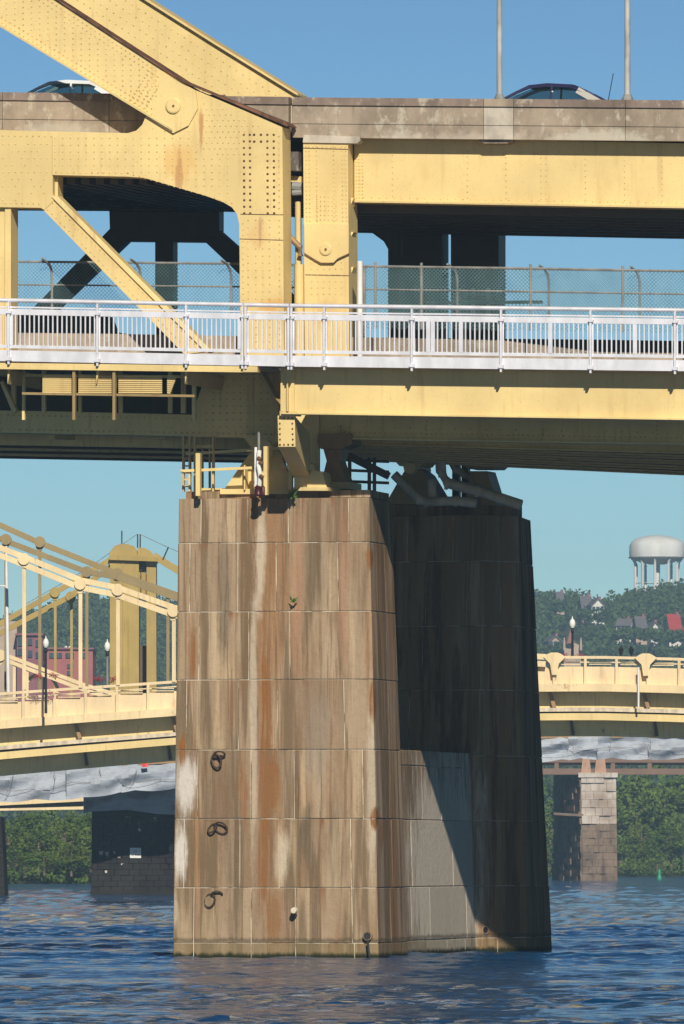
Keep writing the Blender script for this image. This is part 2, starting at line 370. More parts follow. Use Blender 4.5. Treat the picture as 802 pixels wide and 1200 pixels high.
def crown_pts(r, cen, rad, nclump, per, cl):
    # clumps scattered on and in an uneven ellipsoid, leaves in a shell round each clump
    out = []
    for k in range(nclump):
        d = r.normal(size=3); d /= np.linalg.norm(d); rr = r.uniform(.45, 1.0)**.6
        cc = np.array(cen)+d*rr*np.array(rad)
        if d[2] < -.3: cc[2] += .25*rad[2]
        cr = cl*r.uniform(.6, 1.3)
        e = r.normal(size=(per, 3)); e /= np.linalg.norm(e, axis=1)[:, None]
        out.append(cc+e*cr*r.uniform(.55, 1.05, (per, 1))*np.array([1, 1, .75]))
    return np.concatenate(out)

# terrain beyond the river
def far_land():
    r = np.random.default_rng(11)
    t = NT('hill_ground', .95, .1); g = t.out(t.mix(t.ss(t.noise((.02, .02, .02), 4), .4, .6), (.035, .055, .018), (.075, .08, .035)))
    # bank (low earth shelf behind the shoreline)
    mb = MB()
    shore = [(-700, 1090), (-34, 1092), (-20, 1105), (10, 1300), (22, 1480), (60, 1500), (700, 1500)]
    top = [(x*1.0, y+9, .5) for x, y in shore]; back = [(x*1.4, 2260, 5.0) for x, y in shore]
    vs = [(x, y, -.6) for x, y in shore]+top+back; n = len(shore)
    fs = []
    for L in (0, 1):
        for i in range(n-1): fs.append((L*n+i, L*n+i+1, (L+1)*n+i+1, (L+1)*n+i))
    mb.add(vs, fs); mb.build('riverbank', g, kind='structure', fix=False)
    P = []   # low scrub along the shoreline, uncountable
    for (x0, d0), (x1, d1) in zip(shore[1:5], shore[2:6]):
        L = math.hypot(x1-x0, d1-d0)
        for k in range(int(L/.8)):
            u = r.uniform(); x = x0+(x1-x0)*u; y = d0+(d1-d0)*u+r.uniform(1.5, 9); hh = r.uniform(.5, 2.0)
            P.append(crown_pts(r, (x, y, hh*.75), (1.2, 1.2, hh*.8), 4, 26, .7))
    me = leaf_mesh('shore_scrub', np.concatenate(P), .20, M['leaf'], r); o = bpy.data.objects.new('shore_scrub', me); C.objects.link(o); tag(o, kind='stuff', label='low dark scrub along the foot of the far bank', cat='bushes')
    # hill: height field z(x, y)
    def ridge_px(px): return np.interp(px, [-400, 0, 40, 70, 100, 205, 300, 560, 628, 665, 700, 725, 750, 802, 1200], [745, 742, 730, 722, 716, 716, 720, 712, 708, 712, 706, 712, 706, 700, 690])
    def hz(x, y):
        px = CX+x/y*F*1.0; rz = H+(HZ-ridge_px(px)-9)/F*2900.
        k = np.clip((y-2250)/650., 0, 1); base = 5+(rz-5)*(k**.85)
        base = base*np.clip(1-(y-2900)/1500., .3, 1)
        return base+2.5*np.sin(x*.05+1)*np.sin(y*.021)*k*(1-k)*4
    xs = np.linspace(-500, 500, 90); ys = np.concatenate([np.linspace(2250, 2900, 40), np.linspace(2950, 4200, 12)])
    Xg, Yg = np.meshgrid(xs, ys); Zg = hz(Xg, Yg); nr, nc = Xg.shape
    v = np.stack([Xg, Yg, Zg], -1).reshape(-1, 3); fs = [(i*nc+j, i*nc+j+1, (i+1)*nc+j+1, (i+1)*nc+j) for i in range(nr-1) for j in range(nc-1)]
    mb = MB(); mb.v = [tuple(p) for p in v]; mb.f = fs; mb.build('hillside', g, kind='structure', fix=False, smooth=False)
    # wood on the hill: uncountable
    P = []
    for k in range(5000):
        y = 2255+660*r.uniform()**.8; x = r.uniform(-115, 115); z = float(hz(x, y))
        px = CX+x/y*F
        if k > 3500: y = r.uniform(2820, 2960); z = float(hz(x, y)); px = CX+x/y*F
        if 225 < px < 600 and r.uniform() < .85: continue
        py = HZ-(z-H)/y*F
        if any(a-3 < px < b+3 and c-1 < py < d for (a, b, c, d) in HOUSE_CLEAR): continue
        rad = r.uniform(1.7, 3.6)
        P.append(crown_pts(r, (x, y, z+rad*.9), (rad, rad, rad*1.0), 6, 20, rad*.5))
    me = leaf_mesh('hillside_trees', np.concatenate(P), .52, M['leafhill'], r)
    o = bpy.data.objects.new('hillside_trees', me); C.objects.link(o); tag(o, kind='stuff', label='dense blue green woods covering the far hillside', cat='trees')
    return hz
HOUSE_CLEAR = [(683, 708, 712, 729), (723, 740, 735, 752), (747, 773, 735, 752), (786, 800, 735, 752), (645, 657, 750, 766), (735, 806, 640, 672), (660, 684, 740, 770)]
hz = far_land()
MB().box((0, -1502, .5), (3000, 0, 0), (0, 1500, 0), (0, 0, .6)).build('near_bank', simple('quay_paving', (.34, .31, .27), .9), kind='structure')

# trees on the far bank: four kinds of tree, copied
def make_trees():
    r = np.random.default_rng(5); protos = []
    for k in range(4):
        root = thing('riverbank_tree', (0, 0, 0), 'x', 'tree'); hgt = 10.0
        tr = MB(); base = Vector((0, 0, 0))
        tr.tube([(0, 0, -1), (.15, 0, 2), (-.1, .1, 5), (.1, 0, 8)], .32, 7, .10)
        for j in range(6):
            a = j*1.05+k; z0 = 2.6+.8*j*.8; tr.tube([(0, 0, z0), (1.3*math.cos(a), 1.3*math.sin(a), z0+1.3), (2.6*math.cos(a), 2.6*math.sin(a), z0+2.3)], .12, 5, .04)
        ob = tr.build('trunk', M['bark'], root, smooth=True)
        rad = [(3.8, 3.8, 4.4), (3.2, 3.2, 4.9), (4.6, 4.4, 3.6), (3.5, 3.6, 4.2)][k]
        pts = crown_pts(r, (0, 0, 5.3), rad, 46, 46, 1.15)
        pts = pts[pts[:, 2] > .5]
        me = leaf_mesh('crown', pts, .26, M['leaf_bright'] if k == 3 else M['leaf'], r)
        c = bpy.data.objects.new('crown', me); C.objects.link(c); c.parent = root
        protos.append(root)
    spots = []
    for i, (px, D, top, k) in enumerate([
        (-40, 1120, 950, 0), (-8, 1135, 948, 1), (10, 1112, 958, 2), (30, 1122, 950, 0), (45, 1110, 965, 3), (60, 1130, 946, 1), (76, 1112, 955, 2), (88, 1120, 948, 3), (102, 1116, 950, 0), (128, 1125, 952, 1),
        (20, 1101, 990, 2), (52, 1100, 996, 0), (84, 1101, 985, 3), (108, 1102, 992, 2),
        (636, 1530, 920, 1), (648, 1512, 950, 0), (664, 1530, 925, 2), (716, 1535, 916, 2), (728, 1520, 930, 3), (742, 1530, 908, 0), (762, 1540, 903, 1), (780, 1528, 912, 2), (798, 1540, 905, 0), (818, 1530, 912, 1), (846, 1530, 908, 2),
        (720, 1508, 975, 0), (736, 1509, 985, 2), (752, 1510, 962, 3), (770, 1508, 978, 1), (786, 1509, 958, 2), (802, 1508, 972, 0), (824, 1509, 966, 3), (644, 1507, 988, 3), (660, 1508, 992, 2), (150, 1240, 935, 1), (190, 1260, 938, 2)]):
        top_z = H+(HZ-top)/F*D; sc = (top_z-1.2)/10.0
        spots.append((px, D, sc, k))
    seen = set(); info = []
    names = {0: 'dark rounded tree', 1: 'tall dark tree', 2: 'broad spreading tree', 3: 'bright yellow green tree'}
    for i, (px, D, sc, k) in enumerate(spots):
        p = Wp(px, HZ, D); loc = (p.x, p.y, 1.0); wsc = max(sc, .45)*r.uniform(.95, 1.25)
        if k not in seen: o = protos[k]; seen.add(k); o.location = loc; o.rotation_euler = (0, 0, i*1.3); o.scale = (wsc, wsc, sc)
        else: o = copy_tree(protos[k], loc, rot=i*1.3, scale=(wsc, wsc, sc))
        bank = 'left' if px < 250 else 'right'; row = 'front' if sc < .55 else 'back'; info.append((px, bank, row, o, names[k]))
    ordn = ['first', 'second', 'third', 'fourth', 'fifth', 'sixth', 'seventh', 'eighth', 'ninth', 'tenth', 'eleventh', 'twelfth', 'thirteenth', 'fourteenth', 'fifteenth']
    for bank in ('left', 'right'):
        for row in ('front', 'back'):
            L = sorted([t_ for t_ in info if t_[1] == bank and t_[2] == row], key=lambda t_: t_[0])
            for j, (px, _, _, o, nm) in enumerate(L):
                o['label'] = '%s on the %s bank, %s from left in the %s row' % (nm, bank, ordn[j], row); o['group'] = 'trees along the far river bank'
make_trees()

# ------------------------------------------------------------------ near granite pier
ROWZ = [12.02, 10.85, 9.05, 7.27, 5.44, 3.64, 1.84, .40, -1.2]
def stone_face(parent, A, B, joints, zt, zb, name='stone_block', rows=ROWZ):
    """A, B: functions z -> Vector, the left and right edge of a face seen from outside; joints: per row fractions 0..1"""
    global NBLK
    for i in range(len(rows)-1):
        z1, z0 = rows[i], rows[i+1]
        if z0 >= zt-.01 or z1 <= zb+.01: continue
        z1 = min(z1, zt); z0 = max(z0, zb)
        fr = [0.0]+sorted(joints[i % len(joints)])+[1.0]
        for a, b in zip(fr[:-1], fr[1:]):
            p = lambda f, z: A(z).lerp(B(z), f)
            P = [p(a, z0), p(b, z0), p(b, z1), p(a, z1)]
            eu = (P[1]-P[0]).normalized(); ez = (P[3]-P[0]).normalized(); nr = eu.cross(ez).normalized()
            g = .009; jit = random.uniform(-.008, .012)
            gl = 0 if a == 0 else g; gr_ = 0 if b == 1 else g
            Q = [P[0]+eu*gl+ez*g, P[1]-eu*gr_+ez*g, P[2]-eu*gr_-ez*g, P[3]+eu*gl-ez*g]
            c = .014
            f1 = [Q[0]+(eu+ez)*c, Q[1]+(-eu+ez)*c, Q[2]-(eu+ez)*c, Q[3]+(eu-ez)*c]
            dep = .16
            bk = [Q[0]+(eu+ez)*dep-nr*dep, Q[1]+(-eu+ez)*dep-nr*dep, Q[2]-(eu+ez)*dep-nr*dep, Q[3]+(eu-ez)*dep-nr*dep]
            mb = MB(); o_ = nr*jit
            mb.add([v+o_ for v in f1]+[v-nr*c*.8+o_ for v in Q]+[v for v in bk],
                   [(0,1,2,3)]+[(k, 4+k, 4+(k+1)%4, (k+1)%4) for k in range(4)]+[(4+k, 8+k, 8+(k+1)%4, 4+(k+1)%4) for k in range(4)]+[(11,10,9,8)])
            mb.build(name, M['stone'], parent)
def edge(t, b, zt=12.02, zb=-.0):   # straight edge through top point t (Vector at zt) and bottom b (at zb)
    return lambda z: b.lerp(t, (z-zb)/(zt-zb)) if True else None
def build_pier():
    pier = thing('bridge_pier', (0, 303, 0), 'tall stained granite block pier with two shafts rising from the river under the yellow bridge', 'bridge pier')
    def E(pxt, Dt, pxb, Db): 
        t = Vector(((pxt-CX)/F*Dt, Dt, 12.02)); b = Vector(((pxb-CX)/F*Db, Db, 0)); return edge(t, b)
    # near shaft
    B = E(432.5, 300.3, 444, 299.7)
    Lf = E(210, 301.4, 203, 301.0)
    Cr = E(458, 303.6, 478.5, 304.2)
    def off(Ef, k, dz=0): return lambda z: Ef(z)+V*k
    Bl = lambda z: Lf(z)+V*4.5
    Br = lambda z: Cr(z)+V*1.2-U*1.0
    def fx(row): # pixel joints -> fractions for the front face
        L_, R_ = 207, 438; return [(x-L_)/(R_-L_) for x in row]
    fr = [fx([234, 291, 340, 413]), fx([221, 279, 325, 399]), fx([233, 292, 341]), fx([219, 280, 326, 404]), fx([233, 295, 345, 424]), fx([218, 282, 327, 409]), fx([230, 295, 345, 409]), fx([230, 295, 345, 411])]
    stone_face(pier, Lf, B, fr, 12.02, -1.2)
    stone_face(pier, B, Cr, [[.5], [.62], [.42], [.6], [.38], [.55], [.45], [.5]], 12.02, -1.2)
    stone_face(pier, Bl, Lf, [[.5], [.35], [.6]], 12.02, -1.2)
    stone_face(pier, Cr, Br, [[], []], 12.02, -1.2)
    # infill wall
    Wl = lambda z: Vector((.66+.17*(5.55-z)/5.55, 303.6, z))
    Wr = lambda z: Vector(((553+(560-553)*(5.55-z)/5.55-CX)/F*319.4, 319.4, z))
    wj = [[.12, .3, .5, .68, .86], [.2, .38, .58, .78], [.16, .36, .54, .74, .9], [.1, .3, .5, .7, .88]]
    stone_face(pier, Wl, Wr, wj, 5.1, -1.2)
    stone_face(pier, Wl, Wr, [[.3, .65]], 5.52, 5.1, rows=[5.52, 5.1])
    mbw = MB(); mbw.prism([Wl(5.53), Wr(5.53), Wr(5.53)-U*4.4, Wl(5.53)-U*4.4], Vector((0, 0, -6.5))); 
    for i in range(len(mbw.v)): pass
    # rear shaft
    R1 = E(567, 319.3, 556.5, 319.1); R0 = E(440, 321.3, 430, 320.9)
    R2 = E(608, 320.7, 617, 320.6); R3 = E(622, 324.8, 647, 325.4)
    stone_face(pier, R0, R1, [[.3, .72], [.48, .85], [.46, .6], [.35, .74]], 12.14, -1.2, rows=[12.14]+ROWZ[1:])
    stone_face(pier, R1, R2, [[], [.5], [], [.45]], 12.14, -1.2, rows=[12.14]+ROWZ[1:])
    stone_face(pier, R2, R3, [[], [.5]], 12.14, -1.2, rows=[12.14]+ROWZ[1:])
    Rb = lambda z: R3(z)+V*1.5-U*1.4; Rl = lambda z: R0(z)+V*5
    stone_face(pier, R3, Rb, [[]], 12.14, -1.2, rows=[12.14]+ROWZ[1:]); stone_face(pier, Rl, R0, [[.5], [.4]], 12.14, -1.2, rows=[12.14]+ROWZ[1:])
    # cores just behind the faces: the mortar seen in the joints
    def core(edges, zt, name='mortar_core'):
        mb = MB(); n = len(edges); ring = []
        K = 20
        for k in range(K+1):
            z = zt+(-1.3-zt)*k/K; pts = [e(z) for e in edges]
            for i, p in enumerate(pts):   # step in from both neighbouring faces
                a = (p-pts[i-1]).normalized(); b = (pts[(i+1)%n]-p).normalized(); up_ = Vector((0, 0, 1))
                na = up_.cross(a); nb_ = up_.cross(b); ring.append(p+(na+nb_)/max(.3, (na+nb_).dot(na))*.024)
        fs = [tuple(range(n)), tuple(K*n+i for i in reversed(range(n)))]
        for k in range(K): fs += [(k*n+i, k*n+(i+1)%n, (k+1)*n+(i+1)%n, (k+1)*n+i) for i in range(n)]
        mb.add(ring, fs)
        mb.build(name, M['mortar'], pier)
    core([Lf, B, Cr, Br, Bl], 12.0)
    core([R0, R1, R2, R3, Rb, Rl], 12.12)
    core([Wl, Wr, lambda z: Wr(z)-U*4, lambda z: Wl(z)-U*4], 5.50)
    # caps
    cap = MB(); z0, z1 = 12.03, 12.22
    pts = [Wp(218, 582, 302.0), Wp(434, 582, 300.55), Wp(456, 582, 303.6)]; pts = [Vector((p.x, p.y, z0)) for p in pts]
    pts += [pts[2]+V*1.2-U*.9, pts[0]+V*4.2]
    cap.prism(pts, Vector((0, 0, z1-z0))); cap.build('cap_stone', M['stone'], pier)
    cap = MB(); pts = [Wp(446, 582, 321.7), Wp(563, 582, 319.9), Wp(600, 582, 321.2), Wp(612, 582, 324.9)]; pts = [Vector((p.x, p.y, 12.15)) for p in pts]
    pts += [pts[3]+V*1.2-U*1.3, pts[0]+V*4.6]
    cap.prism(pts, Vector((0, 0, .46))); cap.build('cap_stone', M['stone'], pier)
    # drain openings: a short collar, the dark inside painted as a black disc
    for (px, py, D, nr) in ((431, 1097, 299.7, -V), (568, 1090, 319.42, Vector((.62, -.78, 0)))):
        c = Wp(px, py, D); mb = MB(); mb.lathe(c+nr*.0, [(.085, -.1), (.12, -.1), (.12, .05), (.095, .05), (.085, -.02)], 16, nr); mb.build('drain_collar', M['stone'], pier)
        mb = MB(); mb.lathe(c, [(.10, -.02), (.10, .03)], 16, nr); mb.build('drain_dark_disc', M['black'], pier)
    c = Wp(345, 1067, 300.0); MB().lathe(c-V*.05, [(.09, -.1), (.075, .046), (.06, .050)], 18, -V).build('round_plug', M['mortar'], pier)
    MB().beam(Wp(431, 1102, 299.55), Wp(433, 1121, 299.45), .05, .02).build('drip_stain', M['black'], pier)
    return pier
build_pier()
# mooring rings
def ring(px, py, D, a1, a2, lab):
    root = thing('mooring_ring', Wp(px, py, D), lab, 'mooring ring', 'rusty mooring rings on the pier')
    c = Wp(px, py, D)
    MB().tube([c+V*.25, c-V*.05, c-V*.12+Vector((0,0,-.02))], .055, 8).build('eye_bolt', M['iron'], root, smooth=True)
    for (a, tilt, nm, rr) in ((a1, .35, 'ring', .18), (a2, .75, 'shackle', .14)):
        d = (U*math.cos(a)+Vector((0,0,1))*math.sin(a)); e = (U*-math.sin(a)+Vector((0,0,1))*math.cos(a))*math.cos(tilt)+V*math.sin(tilt)*-1
        cc = c-V*.12+d*rr*.9
        mb = MB(); n = 20; mb.tube([cc+d*rr*math.cos(2*math.pi*k/n)+e*rr*.82*math.sin(2*math.pi*k/n) for k in range(n+1)], .027, 6, cap=False); mb.build(nm, M['iron'], root, smooth=True)
ring(253, 885, 300.9, -1.3, .1, 'rusty mooring ring hanging at the top of the three on the granite pier')
ring(254, 967, 300.9, -.5, -2.4, 'rusty mooring ring, middle of the three on the granite pier')
ring(250, 1049, 300.9, -2.0, .1, 'rusty mooring ring nearest the water on the granite pier')
def weed(px, py, D, n, h, lab):
    r = random.Random(px); c = Wp(px, py, D); mb = MB()
    for k in range(n):
        a = r.uniform(0, 6.28); l = h*r.uniform(.5, 1); tip = c+Vector((math.cos(a)*l*.6, -abs(math.sin(a))*l*.5, l*r.uniform(-.3, 1)))
        mid = c.lerp(tip, .6); s = Vector((r.uniform(-1,1), 0, r.uniform(-1,1))).normalized()*.022
        mb.add([c, mid+s, tip, mid-s], [(0,1,2,3)])
    mb.build('weed', M['leafw'], None, fix=False, label=lab, cat='plant', group=None)
weed(343, 582, 300.4, 60, .26, 'green weed growing at the top edge of the granite pier'); weed(344, 706, 300.4, 22, .26, 'small green weed growing from a joint halfway up the granite pier')

# ------------------------------------------------------------------ near bridge
def lerp_y(pts, x):
    return float(np.interp(x, [p[0] for p in pts], [p[1] for p in pts]))
def strip(x0, x1, f0, f1, n=1):   # outline between two lines y=f(x)
    xs = [x0+(x1-x0)*i/n for i in range(n+1)]
    return [(x, f1(x)) for x in xs]+[(x, f0(x)) for x in reversed(xs)]
def lin(x0, y0, x1, y1): return lambda x: y0+(y1-y0)*(x-x0)/(x1-x0)
class Riv:
    def __init__(s): s.mb = MB()
    def at(s, px, py, q, r=.032): s.mb.dome(BP(px, py, q), -V, r*.86, .018); return s
    def line(s, a, b, sp, q, r=.032):
        n = max(1, int(round(math.hypot(b[0]-a[0], b[1]-a[1])/sp)))
        for i in range(n+1): s.at(a[0]+(b[0]-a[0])*i/n, a[1]+(b[1]-a[1])*i/n, q, r)
        return s
    def grid(s, poly, sx, sy, q, r=.030, skew=0, skip=0):
        xs = [p[0] for p in poly]; ys = [p[1] for p in poly]; y = min(ys)+sy/2; j = 0; rr = random.Random(int(sum(xs)))
        while y < max(ys):
            x = min(xs)+sx/2+(sx/2 if j % 2 and skew else 0)
            while x < max(xs):
                ins = False; k = len(poly)-1
                for i in range(len(poly)):
                    if (poly[i][1] > y) != (poly[k][1] > y) and x < (poly[k][0]-poly[i][0])*(y-poly[i][1])/(poly[k][1]-poly[i][1])+poly[i][0]: ins = not ins
                    k = i
                if ins and rr.random() >= skip: s.at(x, y, q, r)
                x += sx
            y += sy; j += 1
        return s
    def build(s, parent, mat='rivet', name='rivets'): return s.mb.build(name, M[mat], parent, fix=False, kind='stuff')

QT = 4.0     # outer face of the truss members
arch = thing('arch_bridge_span', BP(200, 400, 5), 'yellow riveted steel arch span with a sloping rib and heavy end post, on the left', 'bridge')
# arch rib
rib_lo = lambda x: 31+.602*x; 
rib = [(-170, 31-.602*170), (0, 31), (176, 137), (200, 150), (224, 125), (226, 104), (214, 97), (140, 49), (65, 0), (-60, -82), (-170, -150)]
o = MB().pp(rib, QT, QT+.95).build('arch_rib', M['yellow'], arch)
r_ = Riv()
for k in range(10):
    t = (k+.7)/10.6; a = (-100, (31-60.2)+(-108+29.2)*t-0.0); 
    y0a = 31-.602*60; y0b = -82
    p0 = (-60, y0a+(y0b-y0a)*t); p1 = (183, 141+(77-141)*t)
    r_.line(p0, p1, 6.0 if k in (0, 1, 8, 9) else 11.5, QT)
for k in range(4): r_.line((170-k*5.5, 127-k*3.2), (191-k*5.5, 93-k*3.2), 4.6, QT, .036)
r_.build(o)
# lower flange angle and rusty top flange
fl = MB(); fl.pp([(-170, -70.5), (0, 31.3), (202, 153.5), (202, 151), (0, 28.8), (-170, -73)], QT-.12, QT); fl.build('bottom_flange', M['yellow_dirty'], arch)
tf = MB(); tf.pp([(-170, -152), (-60, -84), (65, -2.5), (140, 46.5), (214, 94), (262, 114), (335, 143), (338, 147), (336, 148), (262, 116.4), (214, 96.4), (140, 48.4), (65, -.7), (-60, -82), (-170, -150)], QT-.07, QT+1.0); tf.build('top_flange', M['rust'], arch)
# end post and head plate, one riveted plate with the arched opening below
head = [(-170, 146), (-60, 150), (20, 153), (150, 156), (160, 153), (167, 146), (172, 134), (176, 137), (203, 154), (225, 130), (228, 105), (262, 119), (331, 149), (332, 250), (333, 440),
        (282, 440), (281, 300), (280.5, 262), (278, 251), (272, 243), (262, 237), (240, 229), (170, 208.5), (150, 207), (62, 205), (62, 228), (66, 232), (52, 246), (48, 243.5), (-170, 240)]
hp = MB().pp(head, QT+.02, QT+1.02).build('end_post', M['yellow'], arch)
r_ = Riv()
r_.grid([(60, 158), (150, 158), (225, 150), (232, 180), (275, 186), (275, 232), (170, 203), (60, 201)], 9.2, 8.0, QT+.02, .028)
r_.grid([(236, 118), (262, 128), (318, 152), (284, 156), (282, 186), (236, 178)], 6.4, 6.6, QT+.02, .028, 1)
r_.grid([(0, 165), (58, 165), (58, 232), (0, 236)], 7.4, 8.2, QT+.02, .028, 1, .35)
for x in (291, 300, 308, 316): r_.line((x, 258), (x+.4, 434), 8.4, QT+.02, .028)
r_.line((285, 262), (285.5, 434), 7, QT+.02, .03); r_.line((327, 160), (328.5, 434), 7, QT+.02, .03); r_.line((66, 202), (150, 203), 7, QT+.02); r_.line((150, 203), (272, 238), 7, QT+.02)
r_.line((-60, 158), (60, 160), 7, QT+.02); r_.line((-60, 236), (46, 239), 6.5, QT+.02)
r_.build(hp)
b_ = Riv()
for x in (286, 293, 313.5, 321): b_.line((x, 158), (x+.5, 250), 7.6, QT+.02, .042)
for x in (298, 306): b_.line((x, 158), (x+.1, 166), 7.6, QT+.02, .045)
b_.build(hp, 'rust', 'bolts')
sp = MB()
for (a, b) in (((282, 250.5), (332, 251.2)), ((281, 279.5), (332, 281))): sp.pp([(a[0], a[1]), (b[0], b[1]), (b[0], b[1]+.7), (a[0], a[1]+.7)], QT+.005, QT+.03)
sp.build('splice_line', M['rust'], hp)
MB().pp([(61, 158), (62, 158), (62, 205), (61, 205)], QT, QT+.03).build('plate_edge', M['yellow_dirty'], hp)
for pts, nm in (([(284, 158), (326, 158), (326.6, 250), (284.6, 249)], 'cover_plate'),):
    pass
# pin plate
gp = MB().pp([(189, 84), (214, 98.5), (229, 105.5), (232, 127), (221, 147), (203, 156), (177, 140), (184, 112)], QT-.07, QT).build('pin_plate', M['yellow'], arch)
MB().lathe(BP(203.5, 124, QT-.07), [(.205, 0), (.205, .05), (.17, .07), (.04, .07)], 24, -V).build('pin_cap', M['yellow'], gp)
MB().lathe(BP(203.5, 124, QT-.14), [(.03, 0), (.03, .03)], 8, -V).build('bolt', M['rust'], gp)
# opening side plate, hanger, diagonal
MB().pp([(61.5, 205), (68, 205), (68, 230), (61.5, 230)], QT+.3, QT+.9).build('stiffener', M['yellow'], arch)
hg = MB().pp([(-2, 240), (6, 240), (6, 440), (-2, 440)], QT+.2, QT+.8); hg.pp([(6, 240), (13, 240), (13, 440), (6, 440)], QT+.1, QT+.9); ho = hg.build('hanger', M['yellow'], arch)
hg2 = MB().pp([(-170, 241), (-130, 241), (-110, 440), (-130, 440)], QT+.2, QT+.8).build('hanger', M['yellow'], arch)
dg = MB().pp([(50, 245), (63, 232), (242, 412), (216, 415)], QT+.05, QT+.35).build('diagonal', M['yellow'], arch)
MB().pp([(61, 231), (67, 229), (248, 411), (242, 413)], QT-.02, QT+.55).build('diagonal_flange', M['yellow_shelf'], arch)
r_ = Riv(); r_.line((56, 246), (221, 410), 7, QT+.05, .026); r_.line((62, 238), (233, 408), 7, QT+.05, .026); r_.build(dg)
# bottom chord of the truss and node plate, in the shade of the footway
bc = MB().pp([(-170, 478), (0, 481), (62, 482), (225, 486), (245, 430), (318, 430), (327, 470), (327, 514), (210, 511), (0, 507), (-170, 504)], QT+.05, QT+1.0).build('bottom_chord', M['yellow_shelf'], arch)
r_ = Riv(); r_.line((-60, 485), (225, 491), 7, QT+.05); r_.line((-60, 502), (318, 509), 7, QT+.05); r_.grid([(250, 440), (310, 440), (320, 475), (322, 506), (238, 503)], 8, 8, QT+.05, .03); r_.build(bc)
MB().pp([(300, 432), (304, 432), (331, 482), (331, 492)], QT-.6, QT+.05).build('raker', M['yellow_dirty'], arch)
# posts of the panel between chord and deck (upright members seen under the footway)
for (x, q, wd) in ((13, 2.2, 5), (26, 1.0, 3), (49, 3.6, 4), (85, -.62, 3.2), (92, 3.4, 3), (132, -.62, 3.2), (139, 3.2, 4), (197, 3.0, 4), (212, 3.4, 5), (225, 1.4, 4)):
    MB().pp([(x, 434), (x+wd, 434), (x+wd, 492 if q < 1.5 else 484), (x, 492 if q < 1.5 else 484)], q, q+.15).build('deck_post', M['yellow_shelf' if q > 0 else 'pipe_steel'], arch)  # outer posts stand in sun; their shade is put into the darker paint
MB().pp([(0, 448), (3, 446), (20, 482), (14, 482)], 2.0, 2.3).build('knee_brace', M['yellow_shelf'], arch)
MB().pp([(26, 459.6), (228, 462.6), (228, 465.4), (26, 462.4)], -.5, -.4).build('panel_rail', M['pipe_steel'], arch)
MB().pp([(14, 438), (228, 440), (228, 443), (14, 441)], 1.0, 1.15).build('panel_rail', M['yellow_shelf'], arch)
lo = MB()
for (xa, xb) in ((50, 84), (92, 132), (139, 190), (196, 207)):
    for k in range(9):
        y = 439.5+k*2.35+xa*.006; x1_ = xb-(k*.9 if xb == 207 else 0); lo.pp([(xa, y), (x1_, y+.3), (x1_, y+1.75), (xa, y+1.45)], -.36, -.30)
    lo.pp([(xa, 439.5), (xb, 440), (xb-(8 if xb == 207 else 0), 461), (xa, 460.5)], -.31, -.28)
lo.build('corrugated_panel', M['yellow'], arch)
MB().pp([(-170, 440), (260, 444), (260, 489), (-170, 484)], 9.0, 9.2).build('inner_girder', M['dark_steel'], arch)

# decks ------------------------------------------------------------
def slab(mb, near, qn, far, qf, th):   # sheet from a near line to a far line (two px points each), thickness up
    a, b = [BP(x, y, qn) for x, y in near]; c, d = [BP(x, y, qf) for x, y in far]
    vs = [a, b, d, c]; up = Vector((0, 0, th)); mb.add(vs+[v+up for v in vs], [(3,2,1,0),(4,5,6,7),(0,1,5,4),(1,2,6,5),(2,3,7,6),(3,0,4,7)]); return mb
deck = thing('road_deck', BP(400, 420, 12), 'double road deck with concrete slabs and dark steel floor beams inside the yellow bridge', 'bridge deck')
zlow = lambda x, q: None
slab(MB(), ((-190, 430), (341, 433)), 3.92, ((-100, 468), (520, 474)), 22.2, .35).build('lower_slab', M['deckslab'], deck)
slab(MB(), ((341.5, 434), (960, 441)), 3.92, ((520.5, 474), (1100, 480)), 22.2, .35).build('lower_slab', M['deckslab'], deck)
slab(MB(), ((-190, 196), (350, 200)), 5.2, ((-100, 246), (520, 250)), 22.2, .5).build('upper_slab', M['deckslab'], deck)
slab(MB(), ((350, 200), (960, 206)), 5.9, ((520, 246), (1150, 252)), 22.2, .5).build('upper_slab', M['deckslab'], deck)
# roadway on top of the upper deck
def zat(px, py, q): return BP(px, py, q)
up = MB(); slab(up, ((-190, 160), (343, 165)), 5.5, ((-100, 207), (520, 212)), 21.9, .25); slab(up, ((343.2, 165), (960, 172)), 6.1, ((520.3, 212), (1140, 219)), 21.9, .25)
up.build('roadway', M['asphalt'], deck)
# stringers under the upper deck (left) and floor beams
for i in range(13):
    x = 66+i*17
    a = BP(x, 207+.05*i, 5.3); b = a+V*16.6; b.z = a.z+.15
    MB().beam(a+Vector((0,0,-.02)), b, .22, .34).build('stringer', M['dark_steel'], deck)
for i in range(8):
    q = 7.2+i*2.0; ys = 238.5+(q-5.7)*(268-240)/16.3
    a = BP(416, ys-1, q); b = BP(900, ys+8, q)
    MB().beam(a, b, .30, .40).build('stringer', M['dark_steel'], deck)
for i in range(9):
    q = 6.5+i*1.95
    k = (q-5)/17.; a = BP(386+14*k, 509.5+20*k, q); b = BP(900, 522+30*k, q)
    sg_ = MB(); sg_.beam(a, b, .05, .36); sg_.build('stringer', M['dark_steel'] if i % 2 else M['yellow_shelf'], deck)  # dark and light by turns: shade lines between beams put into the colour
    MB().beam(a-Vector((0, 0, .2)), b-Vector((0, 0, .2)), .30, .04).build('stringer_flange', M['yellow_dirty'], deck)
for i in range(6):
    q = 7+i*2.9
    a = BP(-120, 505+(q-4)*1.12, q); b = BP(330, 513+(q-4)*1.12, q)
    MB().beam(a, b, .25, .5).build('stringer', M['dark_steel'] if i % 2 else M['yellow_shelf'], deck)
